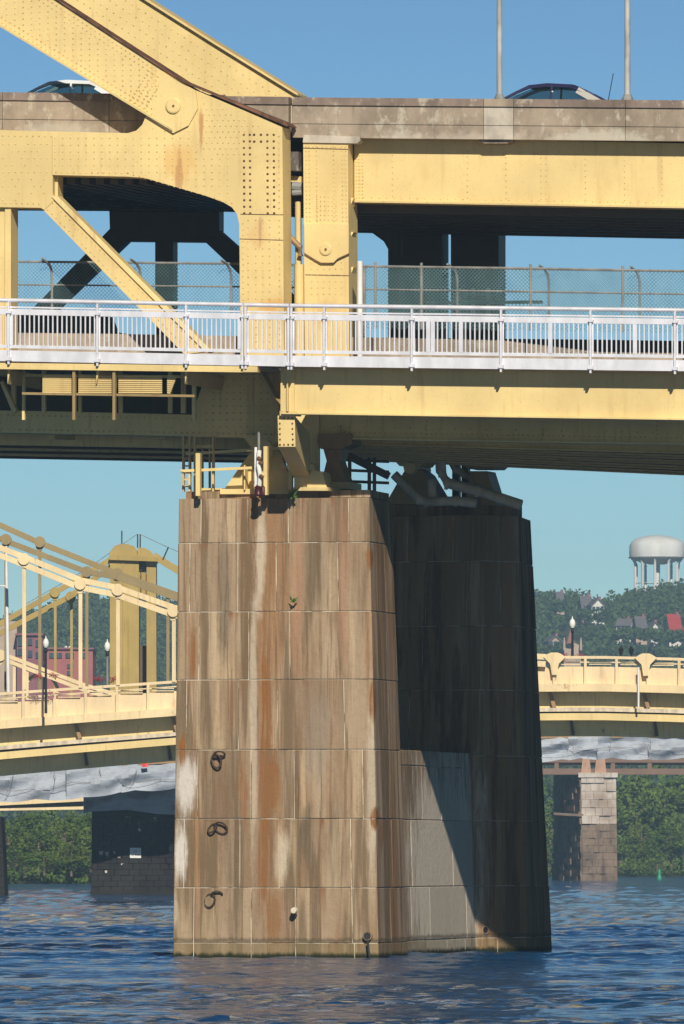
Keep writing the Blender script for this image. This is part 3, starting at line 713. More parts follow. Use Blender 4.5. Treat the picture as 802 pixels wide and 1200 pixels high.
for (x0, x1) in ((60, 190), (190, 60), (-60, 60)):
    MB().beam(BP(x0, 509, 5.5), BP(x1+130, 524, 21), .2, .25).build('cross_brace', M['yellow_shelf'], deck)
for x in (420, 500, 580, 660, 740, 820, 900): MB().beam(BP(x, 503, 5.2), BP(x, 503, 5.2)+V*16.5, .25, .35).build('floor_beam', M['yellow_shelf'], deck)
MB().pp([(-120, 507), (20, 511), (212, 514), (212, 531), (0, 526.5), (-120, 525)], 22.0, 22.4).build('far_girder', M['yellow_dirty'], deck)
fg = MB().pp([(400, 508), (590, 515), (960, 529), (960, 556), (802, 547), (700, 541), (590, 535.5), (470, 530), (400, 526)], 22.0, 22.4).build('far_girder', M['yellow_dirty'], deck)
tt = MB()
for i in range(70): x = 402+i*8; y = lerp_y([(400, 526), (590, 535.5), (802, 547), (960, 556)], x); tt.pp([(x, y-.5), (x+4, y-.3), (x+4, y+1.6), (x, y+1.4)], 21.9, 22.3)
for i in range(28): x = -10+i*8; y = lerp_y([(0, 526.5), (212, 531)], x); tt.pp([(x, y-.5), (x+4, y-.3), (x+4, y+1.6), (x, y+1.4)], 21.9, 22.3)
tt.build('bolts', M['dark_steel'], fg, kind='stuff')
# far upper girder
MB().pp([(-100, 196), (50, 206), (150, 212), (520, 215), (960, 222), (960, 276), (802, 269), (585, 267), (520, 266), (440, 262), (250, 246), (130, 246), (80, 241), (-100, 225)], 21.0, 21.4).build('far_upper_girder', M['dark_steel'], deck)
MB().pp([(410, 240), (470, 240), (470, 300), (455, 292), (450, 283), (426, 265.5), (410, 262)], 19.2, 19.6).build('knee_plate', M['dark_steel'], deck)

# far truss: second plane of the same arch span
ft = thing('far_arch_truss', BP(400, 400, 23), 'second arch rib and truss on the far side, shaded below the roadway', 'bridge')
QF = 22.6
fr_ = MB().pp([(-40, -90), (110, -40), (168, -2), (250, 50), (318, 92), (349, 111), (352, 140), (420, 230), (300, 190), (150, 100), (-40, -20)], QF, QF+.95).build('arch_rib', M['yellow'], ft)
r_ = Riv()
for k in range(8): r_.line((60+4*k, -68+k*14+2), (341-k*2.5, 110+k*11), 9 if k else 4, QF)
r_.line((60, -69.5), (345, 109.5), 3.6, QF-.06, .05); r_.build(fr_)
MB().pp([(-40, -91), (110, -42), (168, -4.2), (250, 48), (318, 90.2), (349, 109.5), (349, 112), (318, 93), (250, 51), (168, -1), (110, -39), (-40, -88)], QF-.15, QF+1.1).build('top_flange', M['yellow'], ft)
MB().pp([(128, 238), (257, 238), (257, 270), (240, 283.5), (149, 282.5), (129, 270)], QF, QF+.6).build('node_plate', M['dark_steel'], ft)  # lower truss of the yellow span, its shade put into the dark colour
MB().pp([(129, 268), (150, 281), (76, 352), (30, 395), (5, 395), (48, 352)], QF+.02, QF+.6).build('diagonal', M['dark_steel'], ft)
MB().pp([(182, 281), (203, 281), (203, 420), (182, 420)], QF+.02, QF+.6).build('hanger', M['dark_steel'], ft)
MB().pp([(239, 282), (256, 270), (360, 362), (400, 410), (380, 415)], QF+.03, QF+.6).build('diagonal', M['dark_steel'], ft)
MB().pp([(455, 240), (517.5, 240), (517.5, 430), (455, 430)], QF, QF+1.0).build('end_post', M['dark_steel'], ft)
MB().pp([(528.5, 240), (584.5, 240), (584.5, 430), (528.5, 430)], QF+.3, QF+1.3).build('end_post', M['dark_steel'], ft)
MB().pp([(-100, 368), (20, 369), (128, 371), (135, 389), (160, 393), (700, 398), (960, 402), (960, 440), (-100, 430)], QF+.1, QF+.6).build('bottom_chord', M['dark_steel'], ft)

# right approach span ---------------------------------------------
app = thing('girder_bridge_span', BP(600, 400, 5), 'yellow steel girder span with a boxed post and two long plate girders, on the right', 'bridge')
po = MB().pp([(355.5, 163.5), (408, 165.5), (409.5, 440), (357.5, 440)], 5.1, 6.25).build('end_post', M['yellow'], app)
r_ = Riv()
for x in (358.5, 362.5, 371, 391, 401, 405.5): r_.line((x, 172), (x+1.2, 290), 5.2, 5.1, .024)
r_.grid([(369, 228), (394, 228), (395, 272), (370, 272)], 4.6, 5.4, 5.1, .024); r_.grid([(362, 304), (404, 304), (405, 352), (363, 352)], 7, 7.4, 5.1, .024)
r_.line((362, 172), (404, 173), 5, 5.1, .024); r_.build(po)
MB().pp([(355.5, 173), (408, 174.5), (408, 175.3), (355.5, 173.8)], 5.085, 5.11).build('splice_line', M['rust'], po)
MB().pp([(358, 321.5), (409, 322.5), (409, 323.3), (358, 322.3)], 5.085, 5.11).build('splice_line', M['rust'], po)
bp_ = MB().pp([(356.5, 262), (408.8, 263), (408.8, 297), (396, 303), (391, 308), (376, 308), (369, 304), (357, 296.5)], 5.04, 5.1).build('pin_plate', M['yellow'], app)
MB().lathe(BP(382, 292, 5.04), [(.165, 0), (.165, .035), (.13, .05), (.03, .05)], 22, -V).build('pin_cap', M['yellow'], bp_)
MB().lathe(BP(382, 292, 4.98), [(.03, 0), (.03, .03)], 8, -V).build('bolt', M['rust'], bp_)
MB().pp([(357, 296.2), (369, 303.7), (376, 307.7), (391, 307.7), (396, 302.7), (409, 296.6), (409, 298.2), (396, 304.2), (391, 309.2), (376, 309.2), (369, 305.2), (357, 297.7)], 5.02, 5.09).build('plate_edge', M['rust'], bp_)
for (y0, y1) in ((232, 240), (272, 276), (313, 322)):
    MB().pp([(410, y0), (414.5, y0), (410, y1+4)], 5.45, 5.9).build('side_gusset', M['yellow_shelf'], po)
# upper plate girder
gx0, gx1 = 415.5, 960
gtop = lin(415, 160, 802, 168); gbot = lin(415, 235.5, 802, 242.5)
ug = MB().pp(strip(gx0, gx1, gtop, gbot), 5.72, 6.0).build('upper_girder', M['yellow'], app)
MB().pp(strip(gx0, gx1, lambda x: gbot(x)-.6, lambda x: gbot(x)+1.5), 5.52, 6.4).build('bottom_flange', M['yellow_dirty'], app)
r_ = Riv()
for (x, dbl) in ((460, 0), (548, 0), (593, 0), (634, 1), (640, 1), (686, 0), (732, 0), (776, 0)): r_.line((x, gtop(x)+14), (x+.4, gbot(x)-6), 7, 5.72, .022)
for x in (418, 421, 425): r_.line((x, 182), (x, 232), 4.2, 5.72, .03)
r_.line((418, gbot(418)-4), (900, gbot(900)-4), 9, 5.72, .022); r_.line((500, gtop(500)+16), (900, gtop(900)+16), 18, 5.72, .02); r_.build(ug)
for x in (566,): MB().pp([(x-4, gtop(x)-4), (x+34, gtop(x)-4), (x+34, gtop(x)+2), (x+28, gtop(x)+5), (x+2, gtop(x)+5), (x-4, gtop(x)+2)], 5.22, 5.7).build('shadow_box', M['coping'], app)  # box added and shaped for the shadow it casts on the girder
# girder under the footway (bright fascia) with its end plate
ft_ = lin(329, 430, 802, 436.5); fb_ = lin(340, 484, 802, 491)
lg = MB().pp(strip(344, 960, ft_, fb_), 0, .35).build('fascia_girder', M['yellow'], app)
MB().pp(strip(330, 960, lambda x: fb_(x)-.8, lambda x: fb_(x)+1.2), -.14, .5).build('bottom_flange', M['yellow'], app)
MB().pp([(329, 430), (345, 430.2), (345, 482.5), (329, 482)], -.06, .4).build('end_plate', M['yellow'], app)
MB().pp([(336, 448), (337.5, 448), (337.5, 482), (336, 482)], -.2, -.06).build('stiffener', M['yellow'], app)
# inner main girder below the roadway
mg = MB().pp([(372, 440), (960, 446), (960, 522), (802, 519.5), (600, 516.5), (420, 513.5), (372, 512)], 4.6, 4.9).build('main_girder', M['yellow_shelf'], app)
r_ = Riv(); r_.line((374, 506), (960, 516), 6, 4.6, .028); r_.line((374, 500), (960, 510), 18, 4.6, .026); 
for x in (500, 635, 770): r_.line((x, 494), (x+.3, 514), 5, 4.6, .026)
r_.build(mg)
MB().pp([(372, 512), (420, 513.3), (600, 516.3), (802, 519.3), (960, 521.6), (960, 523.4), (802, 521), (600, 518), (420, 515), (372, 513.7)], 4.4, 5.1).build('bottom_flange', M['yellow_shelf'], app)
# strut bracket down to the pier
sf = [(325.5, 487), (345.5, 487), (346.5, 523.5), (326.5, 523.5)]
a = [BP(x, y, .1) for x, y in sf]; b = [BP(x, y, 2.9) for x, y in ((342, 508), (363, 508), (364, 560), (344, 560))]
st = MB(); st.add(a+b, [(0,1,2,3),(7,6,5,4),(0,4,5,1),(1,5,6,2),(2,6,7,3),(3,7,4,0)]); so = st.build('strut', M['yellow'], app)
r_ = Riv(); r_.line((328, 490), (328.5, 521), 6, .08, .03); r_.line((342.5, 490), (343.5, 521), 6, .08, .03); r_.line((328, 490), (343, 490), 5, .08, .03); r_.line((328, 521), (343, 521), 5, .08, .03); r_.build(so, 'rust')
MB().pp([(340, 484), (374, 486), (374, 553), (366, 553)], 4.45, 4.6).build('web_plate', M['yellow_shelf'], app)
MB().pp([(328, 481.5), (347, 481.5), (347, 487), (328, 487)], -.05, .6).build('strut_cap', M['yellow_dirty'], app)
MB().pp([(345, 535), (368, 545), (372, 571), (345, 571)], 2.85, 3.5).build('strut_foot', M['yellow'], app)
# small fittings between the two posts
MB().tube([BP(349.5, 236, 5.9), BP(350.5, 445, 5.9)], .085, 10).build('down_pipe', M['yellow'], app, smooth=True)
MB().tube([BP(351, 310, 5.3), BP(351, 445, 5.3)], .14, 12).build('pipe_sleeve', M['yellow'], app, smooth=True)
MB().tube([BP(334, 272, 5.7), BP(352, 290, 5.7), BP(352, 300, 5.7)], .08, 8).build('branch_pipe', M['rustbearing'], app, smooth=True)
MB().pp([(339, 206), (356, 207), (356, 214), (339, 213)], 5.6, 6.2).build('tie_plate', M['yellow'], app)
MB().tube([BP(343, 218, 5.6), BP(354, 219, 5.6)], .12, 8).build('pipe_joint', M['galv'], app, smooth=True)
MB().tube([BP(343, 226, 5.6), BP(354, 225, 5.6)], .09, 8).build('pipe_joint', M['galv'], app, smooth=True)
MB().tube([BP(338, 186, 7), BP(346, 200, 6.6), BP(354, 209, 6)], .09, 8).build('brace_rod', M['dark_steel'], app, smooth=True)
MB().pp([(341, 150), (356, 150), (356, 236), (341, 236)], 9, 9.3).build('end_diaphragm', M['dark_steel'], app)
# conduit below the far girder
MB().tube([BP(590, 537, 21.5), BP(640, 537.5, 21.5), BP(722, 539.5, 21.5), BP(740, 543, 21.5), BP(960, 548, 21.5)], .06, 8).build('conduit', M['pipe'], app, smooth=True)

# footway slabs ----------------------------------------------------
fw = thing('footway', BP(400, 430, 1), 'cantilevered footway slab with a yellow edge beam outside the bridge posts', 'footway')
MB().pp(strip(-170, 300, lin(0, 416, 340, 420), lin(0, 425, 340, 429)), -.66, 3.9).build('footway_slab', M['barrier'], fw)
MB().pp(strip(340, 960, lin(340, 420, 802, 426), lin(340, 429.5, 802, 436)), -.66, 3.9).build('footway_slab', M['barrier'], fw)
MB().pp(strip(-170, 302, lin(0, 425.2, 340, 429.2), lin(0, 432.5, 340, 437)), -.70, -.5).build('edge_beam', M['yellow'], fw)
MB().pp([(285, 430), (302, 430), (302, 436), (285, 436)], -.76, -.4).build('beam_end', M['yellow_dirty'], fw)
MB().pp([(303, 422), (341, 422), (341, 428), (303, 427)], -.6, 2.0).build('joint_plate', M['barrier'], fw)
for x in (-92, 10, 114, 218): MB().pp([(x-1, 433), (x+2, 433), (x+2, 436), (x-1, 450)], -.5, 3.9).build('footway_bracket', M['yellow_dirty'], fw)

# parapets ---------------------------------------------------------
def parapet(name, x0, x1, yt, yb, q, lab, secs, matmap={}):
    t = thing(name, BP((x0+x1)/2, yb((x0+x1)/2), q), lab, 'parapet')
    for i, (a, b) in enumerate(zip(secs[:-1], secs[1:])):
        m = M['parapet_light'] if i in matmap else M['parapet']
        hgt = lambda x: yb(x)-yt(x)
        f1 = lambda x: yt(x)+.19*hgt(x); f2 = lambda x: yt(x)+.66*hgt(x)
        MB().pp(strip(a+.3, b-.3, yt, f1), q-.06, q+.34).build('coping', M['coping'] if i not in matmap else M['parapet'], t)
        MB().pp(strip(a+.3, b-.3, lambda x: f1(x)+.25, lambda x: f2(x)-.35), q, q+.3).build('upper_panel', m, t)
        MB().pp(strip(a+.3, b-.3, lambda x: f2(x)+.35, yb), q, q+.3).build('lower_panel', m, t)
        MB().pp(strip(a, b, lambda x: yt(x)+1.5, lambda x: yb(x)-1), q+.05, q+.25).build('core', M['coping'], t)
    return t
parapet('concrete_parapet', -170, 170, lin(0, 108, 340, 112), lin(0, 156, 340, 160), 5.1, 'weathered brown concrete parapet behind the arch rib on the left span', [-170, 3, 128, 262])
parapet('concrete_parapet', 283, 341, lin(0, 109.5, 340, 113.5), lin(0, 156, 340, 160), 5.1, 'short length of concrete parapet ending at the tip of the arch rib', [262, 338.6])
parapet('concrete_parapet', 342, 960, lin(342, 114, 802, 117.5), lin(342, 161, 802, 165.3), 5.1, 'long stained concrete parapet running right along the upper roadway', [342, 567, 602, 733, 960], {1: 1})
MB().pp([(356, 158), (422, 160), (422, 165), (419, 168), (355, 167)], 5.03, 5.5).build('parapet_haunch', M['parapet_light'], None, label='pale concrete pad under the parapet on top of the boxed yellow post', cat='concrete pad')
# lower road barriers
MB().pp([(-170, 388), (120, 391), (290, 394), (290, 425), (-170, 418)], 5.4, 5.8).build('road_barrier', M['barrier'], None, label='tan concrete road barrier behind the left railing', cat='barrier')
MB().pp([(342, 394), (470, 396), (590, 399), (640, 405), (700, 412.5), (800, 414), (800, 430), (342, 425)], 5.4, 5.8).build('road_barrier', M['barrier'], None, label='tan concrete road barrier falling away behind the right railing', cat='barrier')

# railing ----------------------------------------------------------
def railing(xs, lab, extra=(), gate=False):
    t = thing('railing', BP(sum(xs)/len(xs), 425, -.7), lab, 'railing')
    x0, x1 = xs[0], xs[-1]
    lx = lambda y0: (lambda x: y0+.0188*(x-100)-(.9 if x > 339 else 0) if x < 339 else y0+.0188*240+.0118*(x-340))
    ln = lambda y0: lx(y0)
    Q = -.72
    MB().tube([BP(x0-1, ln(353.6)(x0-1), Q-.02), BP(x1+1, ln(353.6)(x1+1), Q-.02)], .055, 12).build('handrail', M['alu'], t, smooth=True)
    for (ya, yb, nm, q0, q1) in ((360.6, 362.4, 'grip_rail', Q+.02, Q+.1), (363.6, 370.4, 'top_rail', Q, Q+.06), (405.8, 409.6, 'bottom_rail', Q, Q+.06), (412.2, 425.0, 'kick_plate', Q-.01, Q+.03)):
        fa, fb = ln(ya), ln(yb)
        for a, b in zip(xs[:-1], xs[1:]): MB().pp([(a, fb(a)), (b, fb(b)), (b, fa(b)), (a, fa(a))], q0, q1).build(nm, M['alu'], t)
    proto = None
    for x in xs:
        y = ln(0)(x); p = BP(x, y+429, Q-.06)
        if proto is None:
            mb = MB(); mb.pp([(x-1.1, y+356), (x+1.1, y+356), (x+1.1, y+428.5), (x-1.1, y+428.5)], Q-.10, Q+.02)
            mb.pp([(x-2.6, y+366), (x+3.4, y+366), (x+2.6, y+369), (x-2, y+369)], Q-.13, Q-.02); mb.pp([(x-2.8, y+420), (x+2.8, y+420), (x+2.8, y+424), (x-2.8, y+424)], Q-.14, Q-.02)
            pass
            proto = mb.build('post', M['alu'], t); p0 = p
        else:
            c = proto.copy(); C.objects.link(c); c.parent = t; c.location = p-p0+Vector(proto.location)
    pk = None
    for a, b in zip(xs[:-1], xs[1:]):
        n = max(3, int(round((b-a-6)/5.55)))
        for i in range(n+1):
            x = a+3+(b-a-6)*i/n; wide = any(abs(x-e) < 3.2 for e in extra)
            y = ln(0)(x)
            if wide:
                MB().pp([(x-2.4, y+370), (x+2.4, y+370), (x+2.4, y+406.5), (x-2.4, y+406.5)], Q+.0, Q+.04).build('stiffener', M['alu'], t); continue
            p = BP(x, y+388, Q)
            if pk is None:
                pk = MB().pp([(x-.75, y+370), (x+.75, y+370), (x+.75, y+406.5), (x-.75, y+406.5)], Q+.01, Q+.05).build('picket', M['alu'], t); pp0 = p
            else:
                c = pk.copy(); C.objects.link(c); c.parent = t; c.location = p-pp0+Vector(pk.location)
    return t
railing([-94, 10, 114, 218, 284], 'white aluminium railing with pickets along the footway of the arch span', extra=(13.5, 281))
railing([288, 338], 'short white railing panel bridging the joint between the two spans')
railing([341.5, 380, 482.5, 587, 692, 791, 896], 'long white aluminium railing with pickets along the girder span on the right', extra=(505, 541, 643, 745))

# chain link fences ------------------------------------------------
def chain(a, b, zh, sp, wd, name, parent):   # diagonal wires between two base points
    mb = MB(); d = (b-a); L = d.length; d = d.normalized(); n = int((L+zh)/sp); nrm = d.cross(Vector((0,0,1)))
    for sgn in (1, -1):
        for i in range(n+1):
            t0 = i*sp-(zh if sgn > 0 else 0)
            p = (t0, 0.0) if sgn > 0 else (t0, 0.0); q = (t0+zh, zh) if sgn > 0 else (t0-zh, zh)
            def clip(u0, z0, u1, z1):
                for _ in range(2):
                    if u0 > u1: u0, z0, u1, z1 = u1, z1, u0, z0
                    if u1 <= 0 or u0 >= L: return None
                    if u0 < 0: z0 += (z1-z0)*(0-u0)/(u1-u0); u0 = 0
                    if u1 > L: z1 = z0+(z1-z0)*(L-u0)/(u1-u0); u1 = L
                return u0, z0, u1, z1
            c = clip(*p, *q)
            if c is None or c[2]-c[0] < .01: continue
            base = lambda u, z: a+(b-a)*(u/L)+Vector((0,0,z))
            P, Q = base(c[0], c[1]), base(c[2], c[3]); e = Vector((0, 0, wd*.7)); o_ = nrm*.004*sgn
            mb.add([P-e+o_, Q-e+o_, Q+e+o_, P+e+o_], [(0,1,2,3)])
    return mb.build(name, M['wire'], parent, fix=False)
def fence(q, pts, xposts, lab, curved=True, low=60):
    t = thing('chain_link_fence', BP(pts[0][0], pts[0][1]+60, q), lab, 'fence')
    f = lambda x: lerp_y(pts, x)
    for x in xposts:
        y = f(x); b = BP(x, y+low, q); 
        if curved: MB().tube([b, BP(x, y+16, q), BP(x-.8, y+9, q)-V*.05, BP(x-3, y+3, q)-V*.2, BP(x-7, y-1, q)-V*.5], .033, 8).build('post', M['galv'], t, smooth=True)
        else: MB().tube([b, BP(x, y-3, q)], .035, 8).build('post', M['galv'], t, smooth=True)
    for dy in (2.0, 29.0): MB().tube([BP(x, f(x)+dy, q) for x, _ in pts], .025 if dy > 9 else .035, 6).build('rail', M['galv'], t, smooth=True)
    for (x0, _), (x1, _) in zip(pts[:-1], pts[1:]):
        a = BP(x0, f(x0)+low, q); b = BP(x1, f(x1)+low, q); chain(a, b, (BP(x0, f(x0)+2, q)-a).z, .10, .0095, 'mesh', t)
    return t
fence(6.0, [(-90, 303.5), (14, 304.5), (280, 307), (345, 308)], [-44, 61, 165, 271], 'chain link fence with curved top posts across the left opening of the bridge')
fence(6.6, [(424, 309.8), (620, 313), (960, 318)], [425, 536, 643.5, 750, 858], 'chain link fence with curved top posts along the far side on the right')
fence(4.5, [(428, 310), (494, 311), (622, 312.5), (730, 314.5), (960, 318)], [440, 494, 622, 730, 840], 'straight post chain link fence closest to the road on the right', curved=False, low=75)
MB().tube([BP(422, 440, 4.5), BP(422, 306, 4.5)], .075, 10).build('signal_pole', M['white'], None, smooth=True, label='white steel pole standing just right of the boxed yellow post', cat='pole')
MB().tube([BP(427, 440, 6.5), BP(427, 313, 6.5)], .05, 8).build('gate_pole', M['galv'], None, smooth=True, label='thin grey gate pole beside the taller white pole', cat='pole')
# stack of timber behind the fence
pl = thing('timber_stack', BP(560, 365, 14), 'stack of pale timber planks on a pallet behind the chain link fence', 'timber stack')
for k in range(4):
    MB().pp([(531, 339+k*4), (577, 340+k*4), (577, 342+k*4), (531, 341+k*4)], 14, 15.4).build('plank', M['barrier'], pl)
for x in (536, 552, 570): MB().pp([(x, 338), (x+4, 338), (x+4, 370), (x, 370)], 13.9, 14.0).build('stake', M['barrier'], pl)
MB().tube([BP(500, 355, 13), BP(636, 354, 13)], .05, 6).build('pipe_rail', M['galv'], None, label='long grey pipe lying in front of the timber stack', cat='pipe')

# ------------------------------------------------------------------ things on the pier tops
# inspection platform on the left edge
pf = thing('inspection_platform', BP(235, 580, 2.90), 'small yellow steel inspection platform with rails and ladder on the left pier edge', 'platform')
for x in (213.5, 221, 227, 248.5): MB().pp([(x, 511), (x+2.2, 511), (x+2.2, 576), (x, 576)], 3.50, 3.65).build('upright', M['yellow_dirty'], pf)
for x in (236, 244.5): MB().pp([(x, 510), (x+2, 510), (x+2, 574), (x, 574)], 5.10, 5.20).build('upright', M['yellow_dirty'], pf)
MB().pp([(229.5, 531), (234.5, 531), (234.5, 581), (229.5, 581)], 2.40, 2.60).build('front_post', M['yellow'], pf)
MB().pp([(338, 530), (342, 530), (342, 573), (338, 573)], 3.10, 3.30).build('front_post', M['yellow_shelf'], pf)
for (a, b) in (((218, 532), (330, 525)), ((212, 552), (300, 548))): MB().beam(BP(a[0], a[1], 2.80), BP(b[0], b[1], 2.80), .07, .07).build('rail', M['yellow'], pf)
MB().beam(BP(296, 545.5, 2.90), BP(338, 547, 2.90), .05, .05).build('rail', M['yellow'], pf)
for k in range(7): MB().beam(BP(214, 522+k*8, 3.55), BP(223, 522+k*8, 3.55), .04, .04).build('rung', M['yellow_dirty'], pf)
MB().beam(BP(212, 524, 3.60), BP(252, 523, 3.60), .06, .08).build('rail', M['yellow_dirty'], pf)
MB().beam(BP(236, 574, 3.90), BP(262, 574, 3.90), .3, .08).build('foot_plate', M['yellow'], pf)
# main bearing under the arch end
br = thing('arch_bearing', BP(295, 578, 3.90), 'large yellow steel bearing shoe carrying the arch end on the granite pier', 'bearing')
MB().pp([(262, 575), (284, 543), (294, 530), (302, 524), (320, 524), (329, 532), (338, 556), (338, 575)], 3.60, 3.85).build('shoe_plate', M['yellow'], br)
MB().pp([(266, 575), (288, 543), (298, 530), (316, 530), (334, 556), (334, 575)], 5.10, 5.30).build('shoe_plate', M['yellow_shelf'], br)
MB().pp([(258, 573), (342, 573), (342, 579), (258, 579)], 3.30, 5.50).build('base_plate', M['yellow'], br)
MB().pp([(283, 509), (330, 511), (318, 526), (296, 526)], 3.50, 5.40).build('saddle', M['yellow_shelf'], br)
MB().tube([BP(308, 528, 3.30), BP(308, 528, 3.30)+V*2.3], .28, 16).build('pin', M['yellow_shelf'], br, smooth=True)
for x in (286, 300): MB().pp([(x, 545 if x < 290 else 532), (x+1.5, 545 if x < 290 else 532), (x+1.5, 574), (x, 574)], 3.20, 3.60).build('web_stiffener', M['yellow'], br)
# navigation lantern mast
nv = thing('navigation_light', BP(304, 580, 1.90), 'navigation light mast with white conduit and dark red lantern on the pier edge', 'navigation light')
MB().pp([(298.5, 524), (303, 524), (303, 580), (298.5, 580)], 2.10, 2.20).build('mast_plate', M['white'], nv)
MB().pp([(309, 523), (313.5, 523), (313.5, 580), (309, 580)], 2.20, 2.40).build('mast_plate', M['yellow'], nv)
MB().tube([BP(303.5, 506, 2.00), BP(303.5, 528, 2.00)], .035, 8).build('spike', M['galv'], nv, smooth=True)
MB().tube([BP(304, 528, 2.00), BP(303, 545, 1.95), BP(305, 556, 1.95), BP(304, 570, 2.00)], .06, 8).build('conduit', M['white'], nv, smooth=True)
for (x, y) in ((304, 536), (306, 541), (306.5, 557)): MB().tube([BP(x-2, y, 1.90), BP(x+2, y+3, 1.90)], .055, 6).build('clamp', M['rust'], nv)
MB().lathe(BP(303, 581.5, 2.00), [(.10, 0), (.12, .03), (.10, .06), (.095, .20), (.11, .23), (.04, .30)], 14).build('lantern', M['red'], nv, smooth=True)
MB().lathe(BP(308.5, 580, 2.05), [(.05, 0), (.05, .2), (.02, .24)], 10).build('lantern', M['red'], nv, smooth=True)
# small pedestal and rusty bearing of the girder span
pd = thing('pedestal', BP(370, 572, 3.50), 'bright yellow pedestal block beside the strut foot on the pier', 'pedestal')
MB().pp([(360, 571), (361, 555), (368, 551), (378, 553), (383, 571)], 2.75, 3.65).build('block', M['yellow'], pd)
MB().pp([(343, 571), (385, 571), (385, 575), (343, 575)], 2.65, 4.10).build('base', M['yellow_dirty'], pd)
rb = thing('rocker_bearing', BP(392, 575, 4.90), 'rusty brown rocker bearing with waisted body under the girder span', 'bearing')
MB().pp([(373, 508), (411, 508), (413, 520), (400, 526), (376, 526), (372, 518)], 4.30, 5.50).build('top_block', M['rustbearing'], rb)
MB().pp([(379, 526), (403, 526), (398, 540), (403, 556), (408, 566), (374, 566), (380, 552), (383, 540)], 4.50, 5.30).build('rocker', M['rustbearing'], rb)
MB().pp([(370, 565), (410, 565), (410, 573), (370, 573)], 4.20, 5.70).build('base', M['yellow_dirty'], rb)
MB().pp([(396, 498), (399, 498), (399, 510), (396, 510)], 4.40, 4.50).build('bolt', M['yellow_dirty'], rb)
# rear: handrail, bearings and drain pipes in the shade
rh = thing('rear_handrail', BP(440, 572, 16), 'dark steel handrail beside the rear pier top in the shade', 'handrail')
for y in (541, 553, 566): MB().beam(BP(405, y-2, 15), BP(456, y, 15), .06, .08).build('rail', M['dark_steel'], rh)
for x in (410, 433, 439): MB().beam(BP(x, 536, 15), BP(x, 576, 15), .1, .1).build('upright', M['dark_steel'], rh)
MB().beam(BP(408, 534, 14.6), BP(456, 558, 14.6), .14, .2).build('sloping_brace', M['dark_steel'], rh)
def dark_bearing(x, w, cyl, lab, mat, mat2, t0, shoe):
    b = thing('shaded_bearing', BP(x, 596, 23), lab, 'bearing')
    MB().pp([(x-w, t0), (x+w, t0+2), (x+w*.55, t0+14), (x-w*.5, t0+14)], 22.6, 24.2).build('saddle', M[mat], b)
    MB().pp(shoe, 22.8, 24).build('shoe_plate', M[mat2], b)
    if cyl: MB().tube([BP(x, 548, 22.3), BP(x, 548, 22.3)+V*2.2], .17, 14).build('pin', M[mat], b, smooth=True)
dark_bearing(480, 24, 1, 'dark shaded bearing with a round pin on the left of the rear pier top', 'yellow_shelf', 'pipe_steel', 532, [(452, 590), (474, 552), (486, 545), (500, 556), (522, 592)])
dark_bearing(562, 30, 0, 'rusty shaded bearing with a finned cap on the right of the rear pier top', 'rustbearing', 'pipe_steel', 535, [(545, 592), (551, 552), (571, 552), (578, 574), (582, 592)])
for x in (530, 541): MB().pp([(x, 530), (x+8, 530), (x+8, 594), (x, 594)], 24.5, 24.8).build('shaded_upright', M['dark_steel'], None, label=('left' if x < 535 else 'right')+' one of two dark steel uprights between the rear bearings', cat='steel upright')
pz = [(('left', 'grey drain pipe sloping down from the deck to a capped end above the rear shaft'), [(462, 556), (478, 572), (491, 585), (500, 588), (535, 587), (558, 590)], .13, 21.3),
      (('mid', 'short upright grey pipe stub joined to the sloping drain pipe'), [(506.5, 562), (506.5, 588)], .12, 21.5),
      (('right', 'longest grey drain pipe dropping from the deck and running right past the rear shaft'), [(516, 532), (517, 552), (524, 566), (560, 575), (611, 592)], .15, 21.0),
      (('back', 'dark drain pipe bending behind the longest grey pipe'), [(526, 534), (534, 550), (556, 562), (580, 575)], .11, 23.5)]
for (k, lab), pts, r0, q in pz:
    t = thing('drain_pipe', BP(pts[-1][0], pts[-1][1], q), lab, 'drain pipe', 'drain pipes on the rear pier top')
    MB().tube([BP(x, y, q) for x, y in pts], r0, 12).build('pipe', M['pipe'], t, smooth=True)
    for (x, y) in pts[1:-1]:
        c = BP(x, y, q); MB().lathe(c-V*.0-Vector((.05, 0, 0)), [(r0*1.2, 0), (r0*1.2, .1)], 12, (1, 0, -.2)).build('coupling', M['pipe'], t, smooth=True)

# ------------------------------------------------------------------ lamp poles and cars on the upper deck
def lamppole(px, q, lab, wd):
    b = BP(px, 116, q); t = thing('street_lamp', b, lab, 'street lamp', 'lamp poles on the upper roadway')
    up = Vector((0, 0, 1)); MB().tube([b-up*.5, b+up*9.5], wd, 12, wd*.7).build('pole', M['polegrey'], t, smooth=True)
    MB().tube([b+up*9.5, b+up*9.9+V*.8, b+up*10.05+V*2.2], .05, 8).build('arm', M['polegrey'], t, smooth=True)
    MB().lathe(b+up*9.95+V*2.3, [(.10, 0), (.22, .05), (.2, .16), (.06, .24)], 12).build('lamp_head', M['galv'], t, smooth=True)
    MB().lathe(b-up*.02, [(wd*2.0, -.1), (wd*2.0, .03), (wd*1.3, .14)], 10).build('base', M['galv'], t)
lamppole(585.5, 5.28, 'grey lamp pole standing on the pale section of parapet, left of the two', .075)
lamppole(735.5, 5.5, 'grey weathered lamp pole further right on the parapet', .08)
MB().tube([BP(713, 118, 9.5), BP(719, 86, 9.5)], .012, 5).build('car_aerial', M['black'], None, label='thin dark whip aerial rising behind the parapet right of the dark car', cat='aerial')

